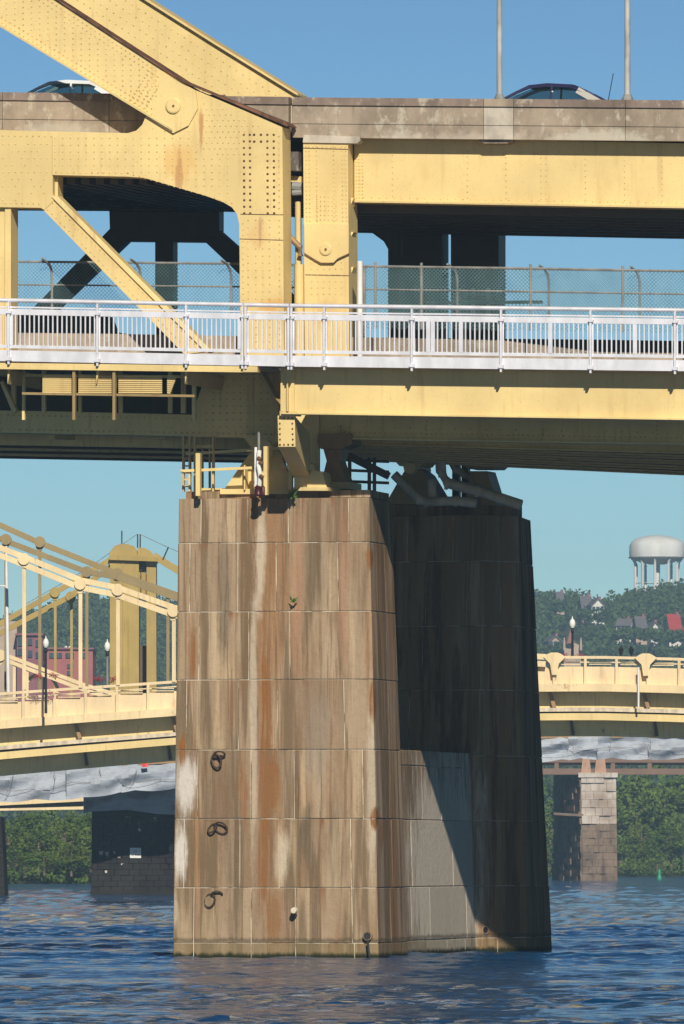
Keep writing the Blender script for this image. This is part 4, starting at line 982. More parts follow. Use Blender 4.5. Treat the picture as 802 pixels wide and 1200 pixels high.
def superell(x, hw, z0, z1, n=20, p=3.2):
    out = []
    for k in range(n):
        a = 2*math.pi*k/n; c, s_ = math.cos(a), math.sin(a)
        out.append((x, hw*math.copysign(abs(c)**(2/p), c), (z0+z1)/2+(z1-z0)/2*math.copysign(abs(s_)**(2/p), s_)))
    return out
def loft(secs, xf):
    mb = MB(); n = len(secs[0]); vs = [xf(*p) for s_ in secs for p in s_]; fs = []
    for i in range(len(secs)-1):
        for k in range(n): fs.append((i*n+k, i*n+(k+1)%n, (i+1)*n+(k+1)%n, (i+1)*n+k))
    fs += [tuple(range(n)), tuple((len(secs)-1)*n+k for k in reversed(range(n)))]
    mb.add(vs, fs); return mb
def carpaint(name, col):
    t = NT(name, .25, .5); t.b.inputs['Coat Weight'].default_value = .6; return t.out(col)
def carglass():
    t = NT('tinted_glass', .06, .6); t.out((.02, .03, .035)); tr = t.n.new('ShaderNodeBsdfTransparent'); tr.inputs[0].default_value = (.62, .78, .80, 1)
    mx = t.n.new('ShaderNodeMixShader'); mx.inputs[0].default_value = .42; t.l.new(tr.outputs[0], mx.inputs[1]); t.l.new(t.b.outputs[0], mx.inputs[2]); t.l.new(mx.outputs[0], t.n['Material Output'].inputs[0]); return t.m
M['glass_dark'] = carglass()
M['tyre'] = simple('tyre', (.02, .02, .02), .9)
def car(px, ytop, q, body, roof, lab, flip=1, L=4.6):
    c = BP(px, ytop, q); Hc = 1.45; base = c-Vector((0, 0, Hc)); d = U*flip
    t = thing('parked_car' if False else 'car', base, lab, 'car')
    xf = lambda x, y, z: base+d*x+V*y+Vector((0, 0, z))
    bs = [(-L/2, .55, .40, .68), (-L/2+.12, .78, .28, .84), (-1.5, .87, .22, .92), (-.6, .89, .22, .90), (.6, .89, .22, .88), (1.4, .86, .22, .86), (L/2-.15, .74, .28, .74), (L/2, .55, .38, .60)]
    loft([superell(*s_) for s_ in bs], xf).build('body', M[body], t, smooth=True)
    gh = [(-1.60, .62, .60, .88), (-1.15, .63, .60, 1.15), (-.75, .62, .60, 1.335), (-.1, .62, .60, 1.375), (.35, .62, .60, 1.33), (.75, .64, .60, 1.17), (1.28, .68, .60, .86)]
    loft([superell(*s_, p=7) for s_ in gh], xf).build('window_glass', M['glass_dark'], t, smooth=True)
    rf = [(-1.62, .70, .90, .99), (-1.15, .70, 1.16, 1.24), (-.75, .69, 1.33, 1.42), (-.1, .69, 1.36, 1.46), (.35, .68, 1.32, 1.42), (.75, .68, 1.17, 1.24), (1.3, .74, .88, .95)]
    rr_ = MB(); n_ = len(rf)
    for (xa, ha, la, ua), (xb, hb, lb, ub) in zip(rf[:-1], rf[1:]):
        mid = (xa+xb)/2; w1, w2 = (.09, .09) if not (-1.16 < mid < .36) else (ha, hb)
        for sy in ((-1, 1) if w1 < .2 else (1,)):
            if w1 < .2: A = [(xa, sy*(ha-w1), la), (xa, sy*ha, la), (xa, sy*(ha-.01), ua), (xa, sy*(ha-w1), ua)]; B_ = [(xb, sy*(hb-w2), lb), (xb, sy*hb, lb), (xb, sy*(hb-.01), ub), (xb, sy*(hb-w2), ub)]
            else: A = [(xa, -ha, la), (xa, ha, la), (xa, ha-.1, ua), (xa, 0, ua+.015), (xa, -ha+.1, ua)]; B_ = [(xb, -hb, lb), (xb, hb, lb), (xb, hb-.1, ub), (xb, 0, ub+.015), (xb, -hb+.1, ub)]
            k_ = len(A); rr_.add([xf(*p) for p in A+B_], [tuple(range(k_)), tuple(range(2*k_-1, k_-1, -1))]+[(i, (i+1)%k_, k_+(i+1)%k_, k_+i) for i in range(k_)])
    rr_.build('roof', M[roof], t, smooth=True)
    for sy in (-1, 1):
        for (xa, za, xb, zb, wd) in ((.42, 1.36, 1.25, .90, .05), (-.25, 1.41, -.2, .90, .05), (-.92, 1.26, -1.55, .90, .17)):
            a = xf(xa, sy*.655, za); b = xf(xb, sy*.74, zb); MB().beam(a, b, .05, wd, up=d).build('pillar', M[body if wd > .15 else roof], t)
        for xw in (-1.35, 1.38):
            w_ = xf(xw, sy*.80, .32); MB().lathe(w_-V*.1, [(.2, 0), (.31, .01), (.32, .05), (.32, .17), (.31, .2), (.2, .2)], 20, V).build('wheel', M['tyre'], t, smooth=True)
M['car_white'] = carpaint('white_car_paint', (.80, .81, .82)); M['car_navy'] = carpaint('navy_car_paint', (.03, .028, .08)); M['car_silver'] = carpaint('silver_car_paint', (.50, .47, .42))
car(80, 95.6, 8.7, 'car_white', 'car_white', 'white car with dark windows driving behind the parapet on the left', -1)
car(642, 99.6, 6.6, 'car_silver', 'car_navy', 'dark roofed sedan driving behind the parapet next to the lamp pole', -1)

# ------------------------------------------------------------------ middle distance: suspension bridge
def dp(D): return lambda px, py, q: Wp(px, py, D+q)
Ydir = (0, 1, 0)
RT = [(-90, 819), (0, 811.5), (100, 804.5), (205, 797.5), (320, 788), (430, 779), (540, 772.5), (632, 769), (700, 768.5), (802, 771), (900, 775)]
def rt(dy, kk=0):   # kk: extra pixels at the left edge
    return lambda x: lerp_y(RT, x)+dy+kk*max(0, (205-x))/205.
def band(mb, x0, x1, fa, fb, D, q0, q1, n=24): return mb.pp(strip(x0, x1, fa, fb, n), q0, q1, dp(D), Ydir)
sb = thing('suspension_bridge', Wp(400, 830, 646), 'cream and yellow suspension bridge behind the granite pier with eyebar chain and hangers', 'bridge')
DB = 640.
X0, X1 = -90, 900
def bp(name, fa, fb, q0, q1, mat, D=DB, n=26): return band(MB(), X0, X1, fa, fb, D, q0, q1, n).build(name, M[mat], sb)
bp('top_rail', rt(0), rt(3.2), 0, .5, 'cream_rail')
bp('rail_plate', rt(12.5), rt(32.5), .25, .4, 'cream_rail')
bp('middle_rail', rt(6.5), rt(8), .1, .3, 'cream_rail')
bp('fascia', rt(32.4), rt(41.5, 1), -.2, .3, 'cream')
bp('upper_girder', rt(39.5, 1), rt(60.5, 2), 1.2, 1.6, 'yellow_shelf')
bp('service_pipe', rt(60.5, 2), rt(65, 2.2), .7, 1.0, 'pipe')
bp('lower_flange', rt(67, 3), rt(75.2, 3.2), .4, 1.0, 'yellow')
bp('lower_girder', rt(74, 3), rt(94, 4), 2.2, 2.6, 'yellow_shelf')
band(MB(), X0, X1, rt(60, 2), rt(93, 4), DB, 12, 12.4).build('inner_girder', M['dark_steel'], sb)
band(MB(), X0, X1, rt(30), rt(36), DB, .6, 14).build('deck_slab', M['deckslab'], sb)
x = -84
i = 0
while x < 900:
    y = lerp_y(RT, x)
    if not (225 < x < 612):
        MB().pp([(x, y+2), (x+3.2, y+2), (x+3.2, y+33), (x, y+33)], -.05, .5, dp(DB), Ydir).build('rail_post', M['cream_rail'], sb)
        for k in (6.5, 9.3): MB().pp([(x+6, y+k), (x+32, y+k), (x+32, y+k+1.1), (x+6, y+k+1.1)], .1, .3, dp(DB), Ydir).build('rail_bar', M['cream_rail'], sb)
    x += 36.6; i += 1
for x in (-60, 86, 200, 642, 752, 860):
    y = lerp_y(RT, x); MB().pp([(x, y+40), (x+4, y+40), (x+10, y+59), (x+6, y+61)], .7, 1.3, dp(DB), Ydir).build('bracket', M['rustbearing'], sb)
for x in (-20, 98, 196, 668, 766): 
    y = lerp_y(RT, x); MB().pp([(x, y+74), (x+3, y+74), (x+6, y+92), (x+2, y+93)], 1.9, 2.3, dp(DB), Ydir).build('bracket', M['dark_steel'], sb)
MB().tube([Wp(748.5, 782, DB-.5), Wp(748.5, 829, DB-.5)], .06, 6).build('drain_pipe', M['white'], sb)
for x in (650, 757): 
    y = lerp_y(RT, x); MB().pp([(x-13, y+1), (x-8, y-2.5), (x-4, y-4.2), (x+4, y-4.2), (x+8, y-2.5), (x+13, y+1), (x+5, y+9), (x+3, y+22), (x-3, y+22), (x-5, y+9)], -.3, .6, dp(DB), Ydir).build('chain_joint', M['cream'], sb)
def chainline(pts, th, D, mat, parent, nodes=(), hang=(), gap=True, hangw=3.6, node_r=8, hmat=None, bottom=None, name='eyebar', hq=.1):
    for (a, b) in zip(pts[:-1], pts[1:]):
        dx, dy = b[0]-a[0], b[1]-a[1]; L = math.hypot(dx, dy); nx, ny = -dy/L, dx/L
        rows = ((-.5, -.06), (.06, .5)) if gap else ((-.5, .5),)
        for (u, v) in rows:
            MB().pp([(a[0]+nx*th*u, a[1]+ny*th*u), (b[0]+nx*th*u, b[1]+ny*th*u), (b[0]+nx*th*v, b[1]+ny*th*v), (a[0]+nx*th*v, a[1]+ny*th*v)], 0, .45, dp(D), Ydir).build(name, M[mat], parent)
    for (x, y) in nodes:
        MB().lathe(Wp(x, y, D-.15), [(node_r/F*D, 0), (node_r/F*D, .75), (node_r/F*D*.5, .8)], 16, (0, 1, 0)).build('pin_joint', M[mat], parent)
        MB().pp([(x-node_r*.9, y), (x+node_r*.9, y), (x+node_r*.6, y+node_r*1.1), (x+hangw*.5, y+node_r*1.6), (x-hangw*.5, y+node_r*1.6), (x-node_r*.6, y+node_r*1.1)], .05, .5, dp(D), Ydir).build('hanger_socket', M[mat], parent)
    for (x, y0, y1) in hang:
        MB().pp([(x-hangw/2, y0), (x+hangw/2, y0), (x+hangw/2, y1), (x-hangw/2, y1)], hq, hq+.25, dp(D), Ydir).build('hanger', M[hmat or mat], parent)
nearpts = [(-90, 612), (-40, 631), (28, 657), (94, 684), (138, 693), (203, 716), (280, 737), (400, 757), (520, 768), (640, 774)]
chainline(nearpts, 15, DB-.2, 'cream', sb, [(28, 655), (94, 684), (138, 691), (203, 716)],
          [(28.5, 660, 808), (94.5, 690, 806), (138.5, 700, 803), (204, 722, 799)], hangw=4.4, node_r=7)
# the far chain of the same bridge, one deck width behind
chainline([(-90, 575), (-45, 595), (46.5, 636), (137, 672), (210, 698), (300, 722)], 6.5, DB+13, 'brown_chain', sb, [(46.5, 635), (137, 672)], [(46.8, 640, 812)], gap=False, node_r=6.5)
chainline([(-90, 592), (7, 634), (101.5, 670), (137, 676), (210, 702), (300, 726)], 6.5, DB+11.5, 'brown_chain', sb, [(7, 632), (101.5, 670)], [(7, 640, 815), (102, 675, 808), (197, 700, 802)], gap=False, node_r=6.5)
# next bridge upstream with its tower
nb = thing('far_suspension_bridge', Wp(155, 900, 800), 'ochre suspension bridge tower with sloping chains behind the cream bridge', 'bridge')
DT = 800.
tw = lambda poly, q0, q1, nm, mat='ochre': MB().pp(poly, q0, q1, dp(DT), Ydir).build(nm, M[mat], nb)
tw([(129, 655), (163, 657), (163, 905), (129, 905)], 0, 5, 'tower_leg'); tw([(172, 657), (183, 658), (184, 905), (172, 905)], .3, 5, 'tower_leg')
tw([(144, 658), (145, 658), (145, 905), (144, 905)], -.12, 0, 'leg_edge'); tw([(150.5, 720), (151.3, 720), (151.3, 905), (150.5, 905)], -.12, 0, 'leg_edge')
tw([(128, 655), (129.5, 646), (134, 640), (141, 637.5), (150, 637.5), (157, 640), (161, 645), (162, 655)], -.2, 5.2, 'saddle_cap')
tw([(161.5, 656), (162, 642), (170, 642), (177, 646), (181, 653), (182, 658)], 0, 5, 'saddle_cap')
tw([(128, 650), (164, 651), (184, 653), (184, 658), (128, 656)], -.4, 5.3, 'cornice')
tw([(163, 656), (172, 658), (172, 670), (163, 669)], .8, 4, 'portal_beam', 'galv'); tw([(163, 669), (172, 672), (172, 684), (163, 681)], .9, 4, 'portal_beam')
tw([(163, 688), (172, 689), (172, 702), (163, 700)], .9, 4, 'portal_beam')
tw([(163, 756), (173, 757), (173, 905), (163, 905)], 3.5, 4.5, 'inner_panel', 'dark_steel')
for yy in (661, 672, 685): tw([(165, yy), (166, yy), (166, yy+8), (165, yy+8)], .6, .8, 'portal_slat', 'dark_steel')
chainline([(131, 655), (65, 694), (0, 731), (-90, 778)], 6.2, DT+1, 'ochre', nb, [(64.5, 694)], [(65, 700, 830)], gap=False, hangw=3, node_r=6)
chainline([(131, 663), (82, 699), (0, 742), (-90, 785)], 6.2, DT+4, 'ochre', nb, [(83, 699)], [(84, 704, 830), (7, 745, 830)], gap=False, hangw=3, node_r=6)
chainline([(180, 651), (208, 668), (300, 716)], 8, DT+1, 'ochre', nb, gap=False)
for (x, y0, y1) in ((143, 622, 640), (161.5, 626, 642), (164.5, 626, 642)): MB().tube([Wp(x, y0, DT+1), Wp(x, y1, DT+1)], .045, 6).build('mast', M['black'], nb)
MB().tube([Wp(164, 626, DT+1), Wp(196, 641, DT+1), Wp(230, 655, DT+1)], .022, 4).build('wire', M['galv'], nb); MB().tube([Wp(197.5, 641, DT+1), Wp(191, 656, DT+1)], .05, 5).build('strut', M['black'], nb)
MB().tube([Wp(161, 626, DT+1), Wp(100, 668, DT+1), (Wp(30, 708, DT+1))], .022, 4).build('wire', M['galv'], nb)
# third bridge chain in sunlight, low at the left
tb = thing('distant_chain_bridge', Wp(40, 800, 760), 'pale yellow chain and arch low behind the left end of the cream railing', 'bridge')
chainline([(-90, 738), (0, 768), (52, 788), (100, 806), (140, 818)], 10, 745., 'cream', tb, [(0, 768)], [(17, 776, 820), (32, 784, 820)], hangw=3.4, node_r=7)
ar = MB(); n = 10
for k in range(n):
    a0, a1 = math.pi*k/n, math.pi*(k+1)/n
    ar.pp([(48-22*math.cos(a0), 812-24*math.sin(a0)), (48-22*math.cos(a1), 812-24*math.sin(a1)), (48-18*math.cos(a1), 812-20*math.sin(a1)), (48-18*math.cos(a0), 812-20*math.sin(a0))], 0, .5, dp(746.), Ydir)
ar.build('curved_rib', M['cream'], tb)

# lamps on the cream bridge ----------------------------------------
M['globe'] = simple('white_lamp_globe', (.80, .80, .76), .3, var=.05)
M['flower'] = simple('crimson_flowers', (.42, .02, .06), .7, var=.5, sc=8)
def blamp(px, ygl, ybot, D, lab, polemat, fl=None, dark=True, gh=14):
    b = Wp(px, ybot, D); t = thing('street_lamp', b, lab, 'street lamp', 'globe lamps on the cream bridge'); s_ = D/F
    MB().tube([b, Wp(px, ygl+gh, D)], 1.7*s_, 8, 1.1*s_).build('pole', M[polemat], t, smooth=True)
    MB().lathe(Wp(px, ygl+gh+1, D), [(1.6*s_, -5*s_), (2.2*s_, -3*s_), (1.4*s_, 0), (2.6*s_, 1*s_)], 10).build('fitter', M['black'], t)
    MB().lathe(Wp(px, ygl+gh, D), [(1.6*s_, 0), (3.2*s_, 2.5*s_), (3.7*s_, 6*s_), (2.6*s_, 9.5*s_), (.9*s_, 11*s_), (.3*s_, 14*s_)], 14).build('globe', M['globe'], t, smooth=True)
    if fl:
        for dx in fl:
            r = np.random.default_rng(int(px+dx)); c = np.array(Wp(px+dx, ygl+gh+33, D)); pts = c+r.normal(size=(90, 3))*np.array([3.0, 3.0, 1.9])*s_
            me = leaf_mesh('flower_basket', pts-np.array(world_loc(t)), .9*s_, M['flower'], r); o = bpy.data.objects.new('flower_basket', me); C.objects.link(o); o.parent = t; o['kind'] = 'stuff'
            me2 = leaf_mesh('basket_leaves', pts[:30]-np.array(world_loc(t))+np.array([0, .1, -1.2*s_]), .9*s_, M['leaf'], r); o2 = bpy.data.objects.new('basket_leaves', me2); C.objects.link(o2); o2.parent = t; o2['kind'] = 'stuff'
blamp(54, 745, 836, DB-2, 'dark lamp post with a pale globe and flower baskets at the far left bridge railing', 'black', (-9, 9))
blamp(126, 752, 803, DB+10, 'grey lamp post with a pale globe and flower baskets left of the ochre tower', 'galv', (-10, 7), gh=11)
blamp(671, 723, 771, DB+10, 'lamp with a pale globe and crimson flowers above the railing right of the pier', 'black', (-10, 10), gh=13)
for (px, nm) in ((728, 'left'), (740, 'right')):
    t = thing('lantern', Wp(px, 770, DB+9), nm+' one of a pair of small black lanterns above the right railing', 'lantern', 'pair of black lanterns'); s_ = DB/F
    MB().lathe(Wp(px, 771, DB+9), [(.8*s_, 0), (.8*s_, 4*s_)], 6).build('stem', M['black'], t)
    MB().lathe(Wp(px, 767.5, DB+9), [(1.4*s_, 0), (2.9*s_, 5.5*s_), (3.4*s_, 6.5*s_), (1.2*s_, 9.5*s_), (.4*s_, 11*s_)], 8).build('lantern_head', M['black'], t)
t = thing('light_mast', Wp(9, 812, DB+4), 'tall white light mast at the left edge with a short arm', 'lamp post')
MB().tube([Wp(10, 812, DB+4), Wp(8.2, 700, DB+4), Wp(7.5, 640, DB+4)], .11, 10, .07).build('mast', M['white'], t, smooth=True)
MB().tube([Wp(8, 687, DB+4), Wp(0, 686.5, DB+4)], .05, 6).build('arm', M['white'], t)

# tarpaulin-wrapped bridge ------------------------------------------
def tarp():
    t = NT('grey_white_tarpaulin', .75, .2); x = t.xyz()
    n = t.noise((.25, .25, .9), 5, .65, dist=1.2); n2 = t.noise((.5, .5, 2.2), 3, dist=2.0, off=(3, 0, 0))
    b = t.mix(t.ss(n, .35, .7), (.36, .40, .46), (.44, .48, .54)); b = t.mix(t.ma('MULTIPLY', t.ss(t.ma('ABSOLUTE', t.ma('SUBTRACT', n2, .5)), .02, 0), .55), b, (.20, .15, .12))
    t.bump(n, .5, .10); return t.out(b)
M['tarp'] = tarp()
wb = thing('tarp_wrapped_bridge', Wp(400, 930, 790), 'low bridge girder wrapped in pale grey tarpaulins above the river', 'bridge')
DW = 775.
def sheet(px0, px1, fa, fb, D, nm, mat, parent, amp=.35, nx=60, nz=10, seed=1, sag=0):
    r = np.random.default_rng(seed); mb = MB(); ph = r.uniform(0, 6.28, 8)
    vs = []
    for j in range(nz+1):
        for i in range(nx+1):
            x = px0+(px1-px0)*i/nx; v = j/nz; y = fa(x)+(fb(x)-fa(x))*v
            w_ = Wp(x, y, D); sw = math.sin(x*.11+ph[0]+3*v)*.5+math.sin(x*.037+ph[1]-2.4*v)*.7+math.sin(v*9+x*.05+ph[2])*.45+math.sin(x*.31+ph[3]+5*v)*.18
            w_.y -= amp*sw*math.sin(math.pi*min(1, v*.9+.08)); w_.z += -sag*abs(math.sin(x*.06+ph[4]))*v; vs.append(w_)
    fs = [(j*(nx+1)+i, j*(nx+1)+i+1, (j+1)*(nx+1)+i+1, (j+1)*(nx+1)+i) for j in range(nz) for i in range(nx)]
    mb.add(vs, fs); return mb.build(nm, M[mat], parent, smooth=True, fix=False)
M['strap'] = simple('grey_strap', (.22, .19, .17), .8)
tl = lambda x: lerp_y([(-90, 907), (0, 902), (205, 891), (420, 872), (632, 862), (802, 861), (900, 862)], x); tlb = lambda x: lerp_y([(-90, 944), (0, 938), (100, 934), (140, 927), (205, 923), (420, 905), (632, 891), (690, 888), (802, 888), (900, 889)], x)
MB().pp(strip(-90, 900, tl, lambda x: tlb(x)-4, 20), .7, 6, dp(DW), Ydir).build('wrapped_girder', M['dark_steel'], wb)
for k, (a, b) in enumerate(((-90, 58), (58, 78), (78, 142), (142, 210), (215, 420), (420, 630), (630, 666), (666, 700), (700, 760), (760, 900))):
    sheet(a, b+1, lambda x: tl(x)+1.5, tlb, DW-.1*(k % 3), 'tarpaulin', 'tarp', wb, .42, max(10, int((b-a)/2)), 10, k+3, .15)
rs_ = random.Random(12)   # seams, ties and edge cords that hold the sheets
for k in range(20):
    x = -85+k*50+rs_.uniform(-5, 5); v0 = rs_.uniform(0, .3); v1 = rs_.uniform(.55, 1)
    if 215 < x < 620: continue
    ya, yb = tl(x)+(tlb(x)-tl(x))*v0, tl(x)+(tlb(x)-tl(x))*v1; xe = x+rs_.choice((-1, 1))*rs_.uniform(0, 9)
    MB().tube([Wp(x, ya, DW-.55), Wp((x+xe)/2+1.5, (ya+yb)/2, DW-.55), Wp(xe, yb, DW-.55)], .020, 5).build('tie_rope', M['strap'], wb)
for v in (.62,):
    pts = [Wp(x, tl(x)+(tlb(x)-tl(x))*(v+.10*math.sin(x*.045+v*20)+.05*math.sin(x*.13)), DW-.5) for x in range(-85, 216, 8)]; MB().tube(pts, .018, 5).build('edge_cord', M['strap'], wb)
    pts = [Wp(x, tl(x)+(tlb(x)-tl(x))*(v+.08*math.sin(x*.05+v*20)), DW-.5) for x in range(620, 900, 8)]; MB().tube(pts, .014, 5).build('edge_cord', M['strap'], wb)
MB().pp(strip(-90, 900, lambda x: tl(x)-1, lambda x: tl(x)+3.2, 20), -.1, .6, dp(DW), Ydir).build('top_edge', M['rustbearing'], wb)
MB().pp([(166.5, 893.5), (173.5, 893), (174, 898.5), (167, 899)], -.9, -.8, dp(DW), Ydir).build('marker_panel', simple('orange_red', (.75, .06, .04), .5), wb)
sc_ = thing('scaffold_skirt', Wp(155, 952, 770), 'hanging grey tarpaulin skirt round the head of the dark river pier', 'tarpaulin')
sheet(98, 214, lambda x: lerp_y([(98, 926), (140, 921), (214, 918)], x), lambda x: lerp_y([(98, 953), (110, 951), (150, 949), (185, 954), (214, 955)], x), 781.5, 'skirt_sheet', 'tarp', sc_, .3, 50, 8, 77)
MB().pp([(100, 932), (214, 925), (214, 952), (102, 950)], 1.5, 9, dp(781.5), Ydir).build('skirt_frame', M['dark_steel'], sc_)
def masonry(name, col, dark, bw=1.1, bh=.55):
    t = NT(name, .9, .15); x = t.xyz()
    n = t.noise((.4, .4, .4), 5, .65); n2 = t.noise((1.4, 1.4, .12), 4, off=(2, 0, 0))
    b = t.mix(t.ss(n, .35, .68), col, dark); b = t.mix(t.ma('MULTIPLY', t.ss(n2, .55, .75), .6), b, tuple(v*.5 for v in dark))
    b = t.mix(t.ma('MULTIPLY', t.rand(), .3), b, dark); t.bump(n, .5, .1)
    return t, b
t_, b_c = masonry('black_stone', (.036, .032, .030), (.018, .017, .017)); M['blackstone'] = t_.out(b_c)
t_, b_c = masonry('pale_masonry', (.66, .60, .54), (.34, .27, .22)); M['palestone'] = t_.out(b_c)
t_, b_c = masonry('brown_masonry', (.26, .19, .14), (.11, .085, .07)); M['brownstone'] = t_.out(b_c)
def courses(mb, P, nx, nz, dep, g, r, jit=.05):   # P: 4 corners (bl, br, tr, tl); brick courses as bevelled blocks
    bl, br_, tr, tl_ = P; nr = (br_-bl).cross(tl_-bl).normalized()
    for j in range(nz):
        v0, v1 = j/nz, (j+1)/nz; sh = .5 if j % 2 else 0; cuts = [0]+[(i+sh+r.uniform(-.15, .15))/nx for i in range(0 if sh else 1, nx)]+[1]
        cuts = sorted(c for c in cuts if 0 <= c <= 1)
        for a, b in zip(cuts[:-1], cuts[1:]):
            if b-a < .02: continue
            p = lambda u, v: bl.lerp(br_, u).lerp(tl_.lerp(tr, u), v)
            Q = [p(a, v0), p(b, v0), p(b, v1), p(a, v1)]; c = sum(Q, Vector((0,0,0)))/4; o_ = nr*(dep+r.uniform(0, jit)); 
            fr = [c+(q-c)*(1-g)+o_ for q in Q]; bk = [q-nr*.05 for q in Q]
            mb.add(fr+bk, [(0,1,2,3)]+[(k, 4+k, 4+(k+1)%4, (k+1)%4) for k in range(4)])
def river_pier(name, lab, D, front, top, bot, depth, mat, side=None, nx=8, nz=14):
    t = thing(name, Wp(sum(p[0] for p in front)/len(front), bot, D), lab, 'bridge pier'); r = random.Random(int(D))
    tl_, tr, br_, bl = [Wp(x, y, D) for x, y in front]
    for p in (bl, br_): p.z = -1
    MB().prism([tl_, tr, br_, bl], Vector((0, depth, 0))).build('pier_core', M[mat], t)
    mb = MB(); courses(mb, (bl, br_, tr, tl_), nx, nz, .08, .05, r, .2); mb.build('stone_courses', M[mat], t, fix=False, kind='stuff'); return t
dpier = river_pier('river_pier', 'black stone river pier with a small white sign below the tarpaulins', 783, [(108, 944), (206, 944), (209, 1049), (107, 1049)], 944, 1049, 10, 'blackstone', nx=7, nz=18)
MB().pp([(106, 1044), (209, 1044), (209, 1052), (106, 1052)], -.5, 10, dp(783), Ydir).build('footing', M['blackstone'], dpier)
# white patches of efflorescence are real lime crusts on the stones
r = random.Random(4); lm = MB()
for k in range(16):
    x, y = r.choice([(122, 998), (136, 1000), (141, 1012), (130, 975), (150, 960), (185, 956), (125, 1022), (165, 965)]); x += r.uniform(-4, 4); y += r.uniform(-4, 4); c = Wp(x, y, 782.85)
    mb_w = r.uniform(.04, .16); lm.add([c+Vector((-mb_w, 0, 0)), c+Vector((mb_w, 0, .02)), c+Vector((mb_w*.7, 0, -r.uniform(.1, .4))), c+Vector((-mb_w*.5, 0, -r.uniform(.1, .3)))], [(0,1,2,3)])
lm.build('lime_crust', M['palestone'], dpier, fix=False, kind='stuff')
# sign with two illegible lines of small grey marks
sg = thing('pier_sign', Wp(159, 1005, 782), 'small white sign with two lines of dark writing on the black pier', 'sign')
MB().pp([(152.5, 993.5), (165.5, 993.5), (165.5, 1005.5), (152.5, 1005.5)], -.35, -.28, dp(783), Ydir).build('panel', M['white'], sg)
lt = MB()
for (x, y, w_) in ((157.2, 997.3, .9), (158.6, 997.4, .8), (160.2, 997.2, .9), (154.6, 1002.0, .8), (156.0, 1002.2, .7), (159.3, 1002.0, .9), (160.8, 1002.1, .8), (162.4, 1002.0, .8), (164.0, 1002.2, .7)):
    lt.pp([(x-w_/2, y-.8), (x+w_/2, y-.8), (x+w_/2, y+.8), (x-w_/2, y+.8)], -.37, -.352, dp(783), Ydir)
lt.build('lettering', M['galv'], sg, kind='stuff')
ldp = river_pier('river_pier', 'black stone pier edge at the far left of the water', 760, [(-60, 955), (1.5, 957), (7, 1055), (-60, 1055)], 955, 1055, 8, 'blackstone', nx=6, nz=16)
# pale strip bridge deck beyond (left)
fb = thing('distant_girder', Wp(40, 945, 980), 'pale yellow girder of a farther bridge seen under the tarpaulins at left', 'bridge')
MB().pp([(-90, 940), (0, 938.5), (98, 932.5), (98, 939), (0, 944), (-90, 946)], 0, 1, dp(980), Ydir).build('fascia', M['cream'], fb)
MB().pp([(-90, 946), (0, 944), (98, 939), (98, 946), (-90, 948)], 1, 8, dp(980), Ydir).build('soffit', M['dark_steel'], fb)
MB().pp([(-90, 950), (0, 947.5), (98, 945), (98, 948.5), (0, 950), (-90, 953)], 0, 1, dp(975), Ydir).build('lower_flange', M['cream'], fb)
# rail bridge on the right with its stone pier
M['rust_pale'] = paint('rusty_pale_paint', (.50, .30, .20), rust=.8)
M['truss_brown'] = paint('brown_truss_paint', (.20, .12, .085), rust=.4)
rbg = thing('railway_bridge', Wp(700, 905, 1245), 'brown steel railway truss bridge low across the right background', 'bridge')
DR = 1245.
for (ya, yb, q) in ((889, 893.5, 0), (893.5, 896.5, .6), (900.5, 907.5, 0)): MB().pp([(590, ya), (900, ya+.3), (900, yb+.3), (590, yb)], q, q+1, dp(DR), Ydir).build('chord', M['truss_brown'], rbg)
for x in (615, 650, 686, 716, 759, 803, 846, 889): MB().pp([(x, 886), (x+5, 886), (x+5, 905), (x, 905)], .1, .7, dp(DR), Ydir).build('vertical', M['truss_brown'], rbg)
MB().pp([(590, 884), (900, 884), (900, 890), (590, 890)], 1, 9, dp(DR), Ydir).build('track_deck', M['dark_steel'], rbg)
MB().pp([(590, 901), (900, 901), (900, 905), (590, 905)], 6, 7, dp(DR), Ydir).build('far_chord', M['dark_steel'], rbg)
for (x0, x1) in ((684, 690), (700, 708)): MB().pp([(x0-1, 888), (x1+1, 888), (x1+3, 907), (x0-3, 907)], -.4, 1, dp(DR), Ydir).build('bearing', M['rust_pale'], rbg)
rp = thing('stone_bridge_pier', Wp(690, 1032, DR), 'pale and brown stone masonry pier carrying the railway bridge', 'bridge pier')
P = lambda x, y, d=0: Wp(x, y, DR+d)
zc = .0
A0, B0, C0 = P(650, 908, 14), P(681, 908), P(722, 908)
Ab, Bb, Cb = P(650, 1031, 14), P(683, 1033), P(724, 1033)
Am, Bm, Cm = [a.lerp(b, .46) for a, b in ((A0, Ab), (B0, Bb), (C0, Cb))]
for p in (Ab, Bb, Cb): p.z = -.8
back = Vector((0, 14, 0))
core_ = MB(); core_.add([Ab, Bb, Cb, Cb+back, A0, B0, C0, C0+back], [(0,1,2,3), (7,6,5,4), (0,4,5,1), (1,5,6,2), (2,6,7,3), (3,7,4,0)]); core_.build('pier_core', M['brownstone'], rp)
r = random.Random(9)
for (P4, nx, nz, mat) in (((Am, Bm, B0, A0), 5, 8, 'brownstone'), ((Ab, Bb, Bm, Am), 6, 11, 'brownstone'), ((Bm, Cm, C0, B0), 4, 6, 'palestone'), ((Bb, Cb, Cm, Bm), 5, 9, 'brownstone')):
    mb = MB(); courses(mb, P4, nx, nz, .06, .03, r, .30); mb.build('stone_courses', M[mat], rp, fix=False, kind='stuff')
MB().pp([(678, 905.5), (724, 905.5), (724, 911), (678, 911)], -.5, 12, dp(DR), Ydir).build('cap_stone', M['palestone'], rp)
MB().pp([(649, 952), (684, 954), (684, 957), (649, 955)], -.3, 13, dp(DR), Ydir).build('string_course', M['brownstone'], rp)
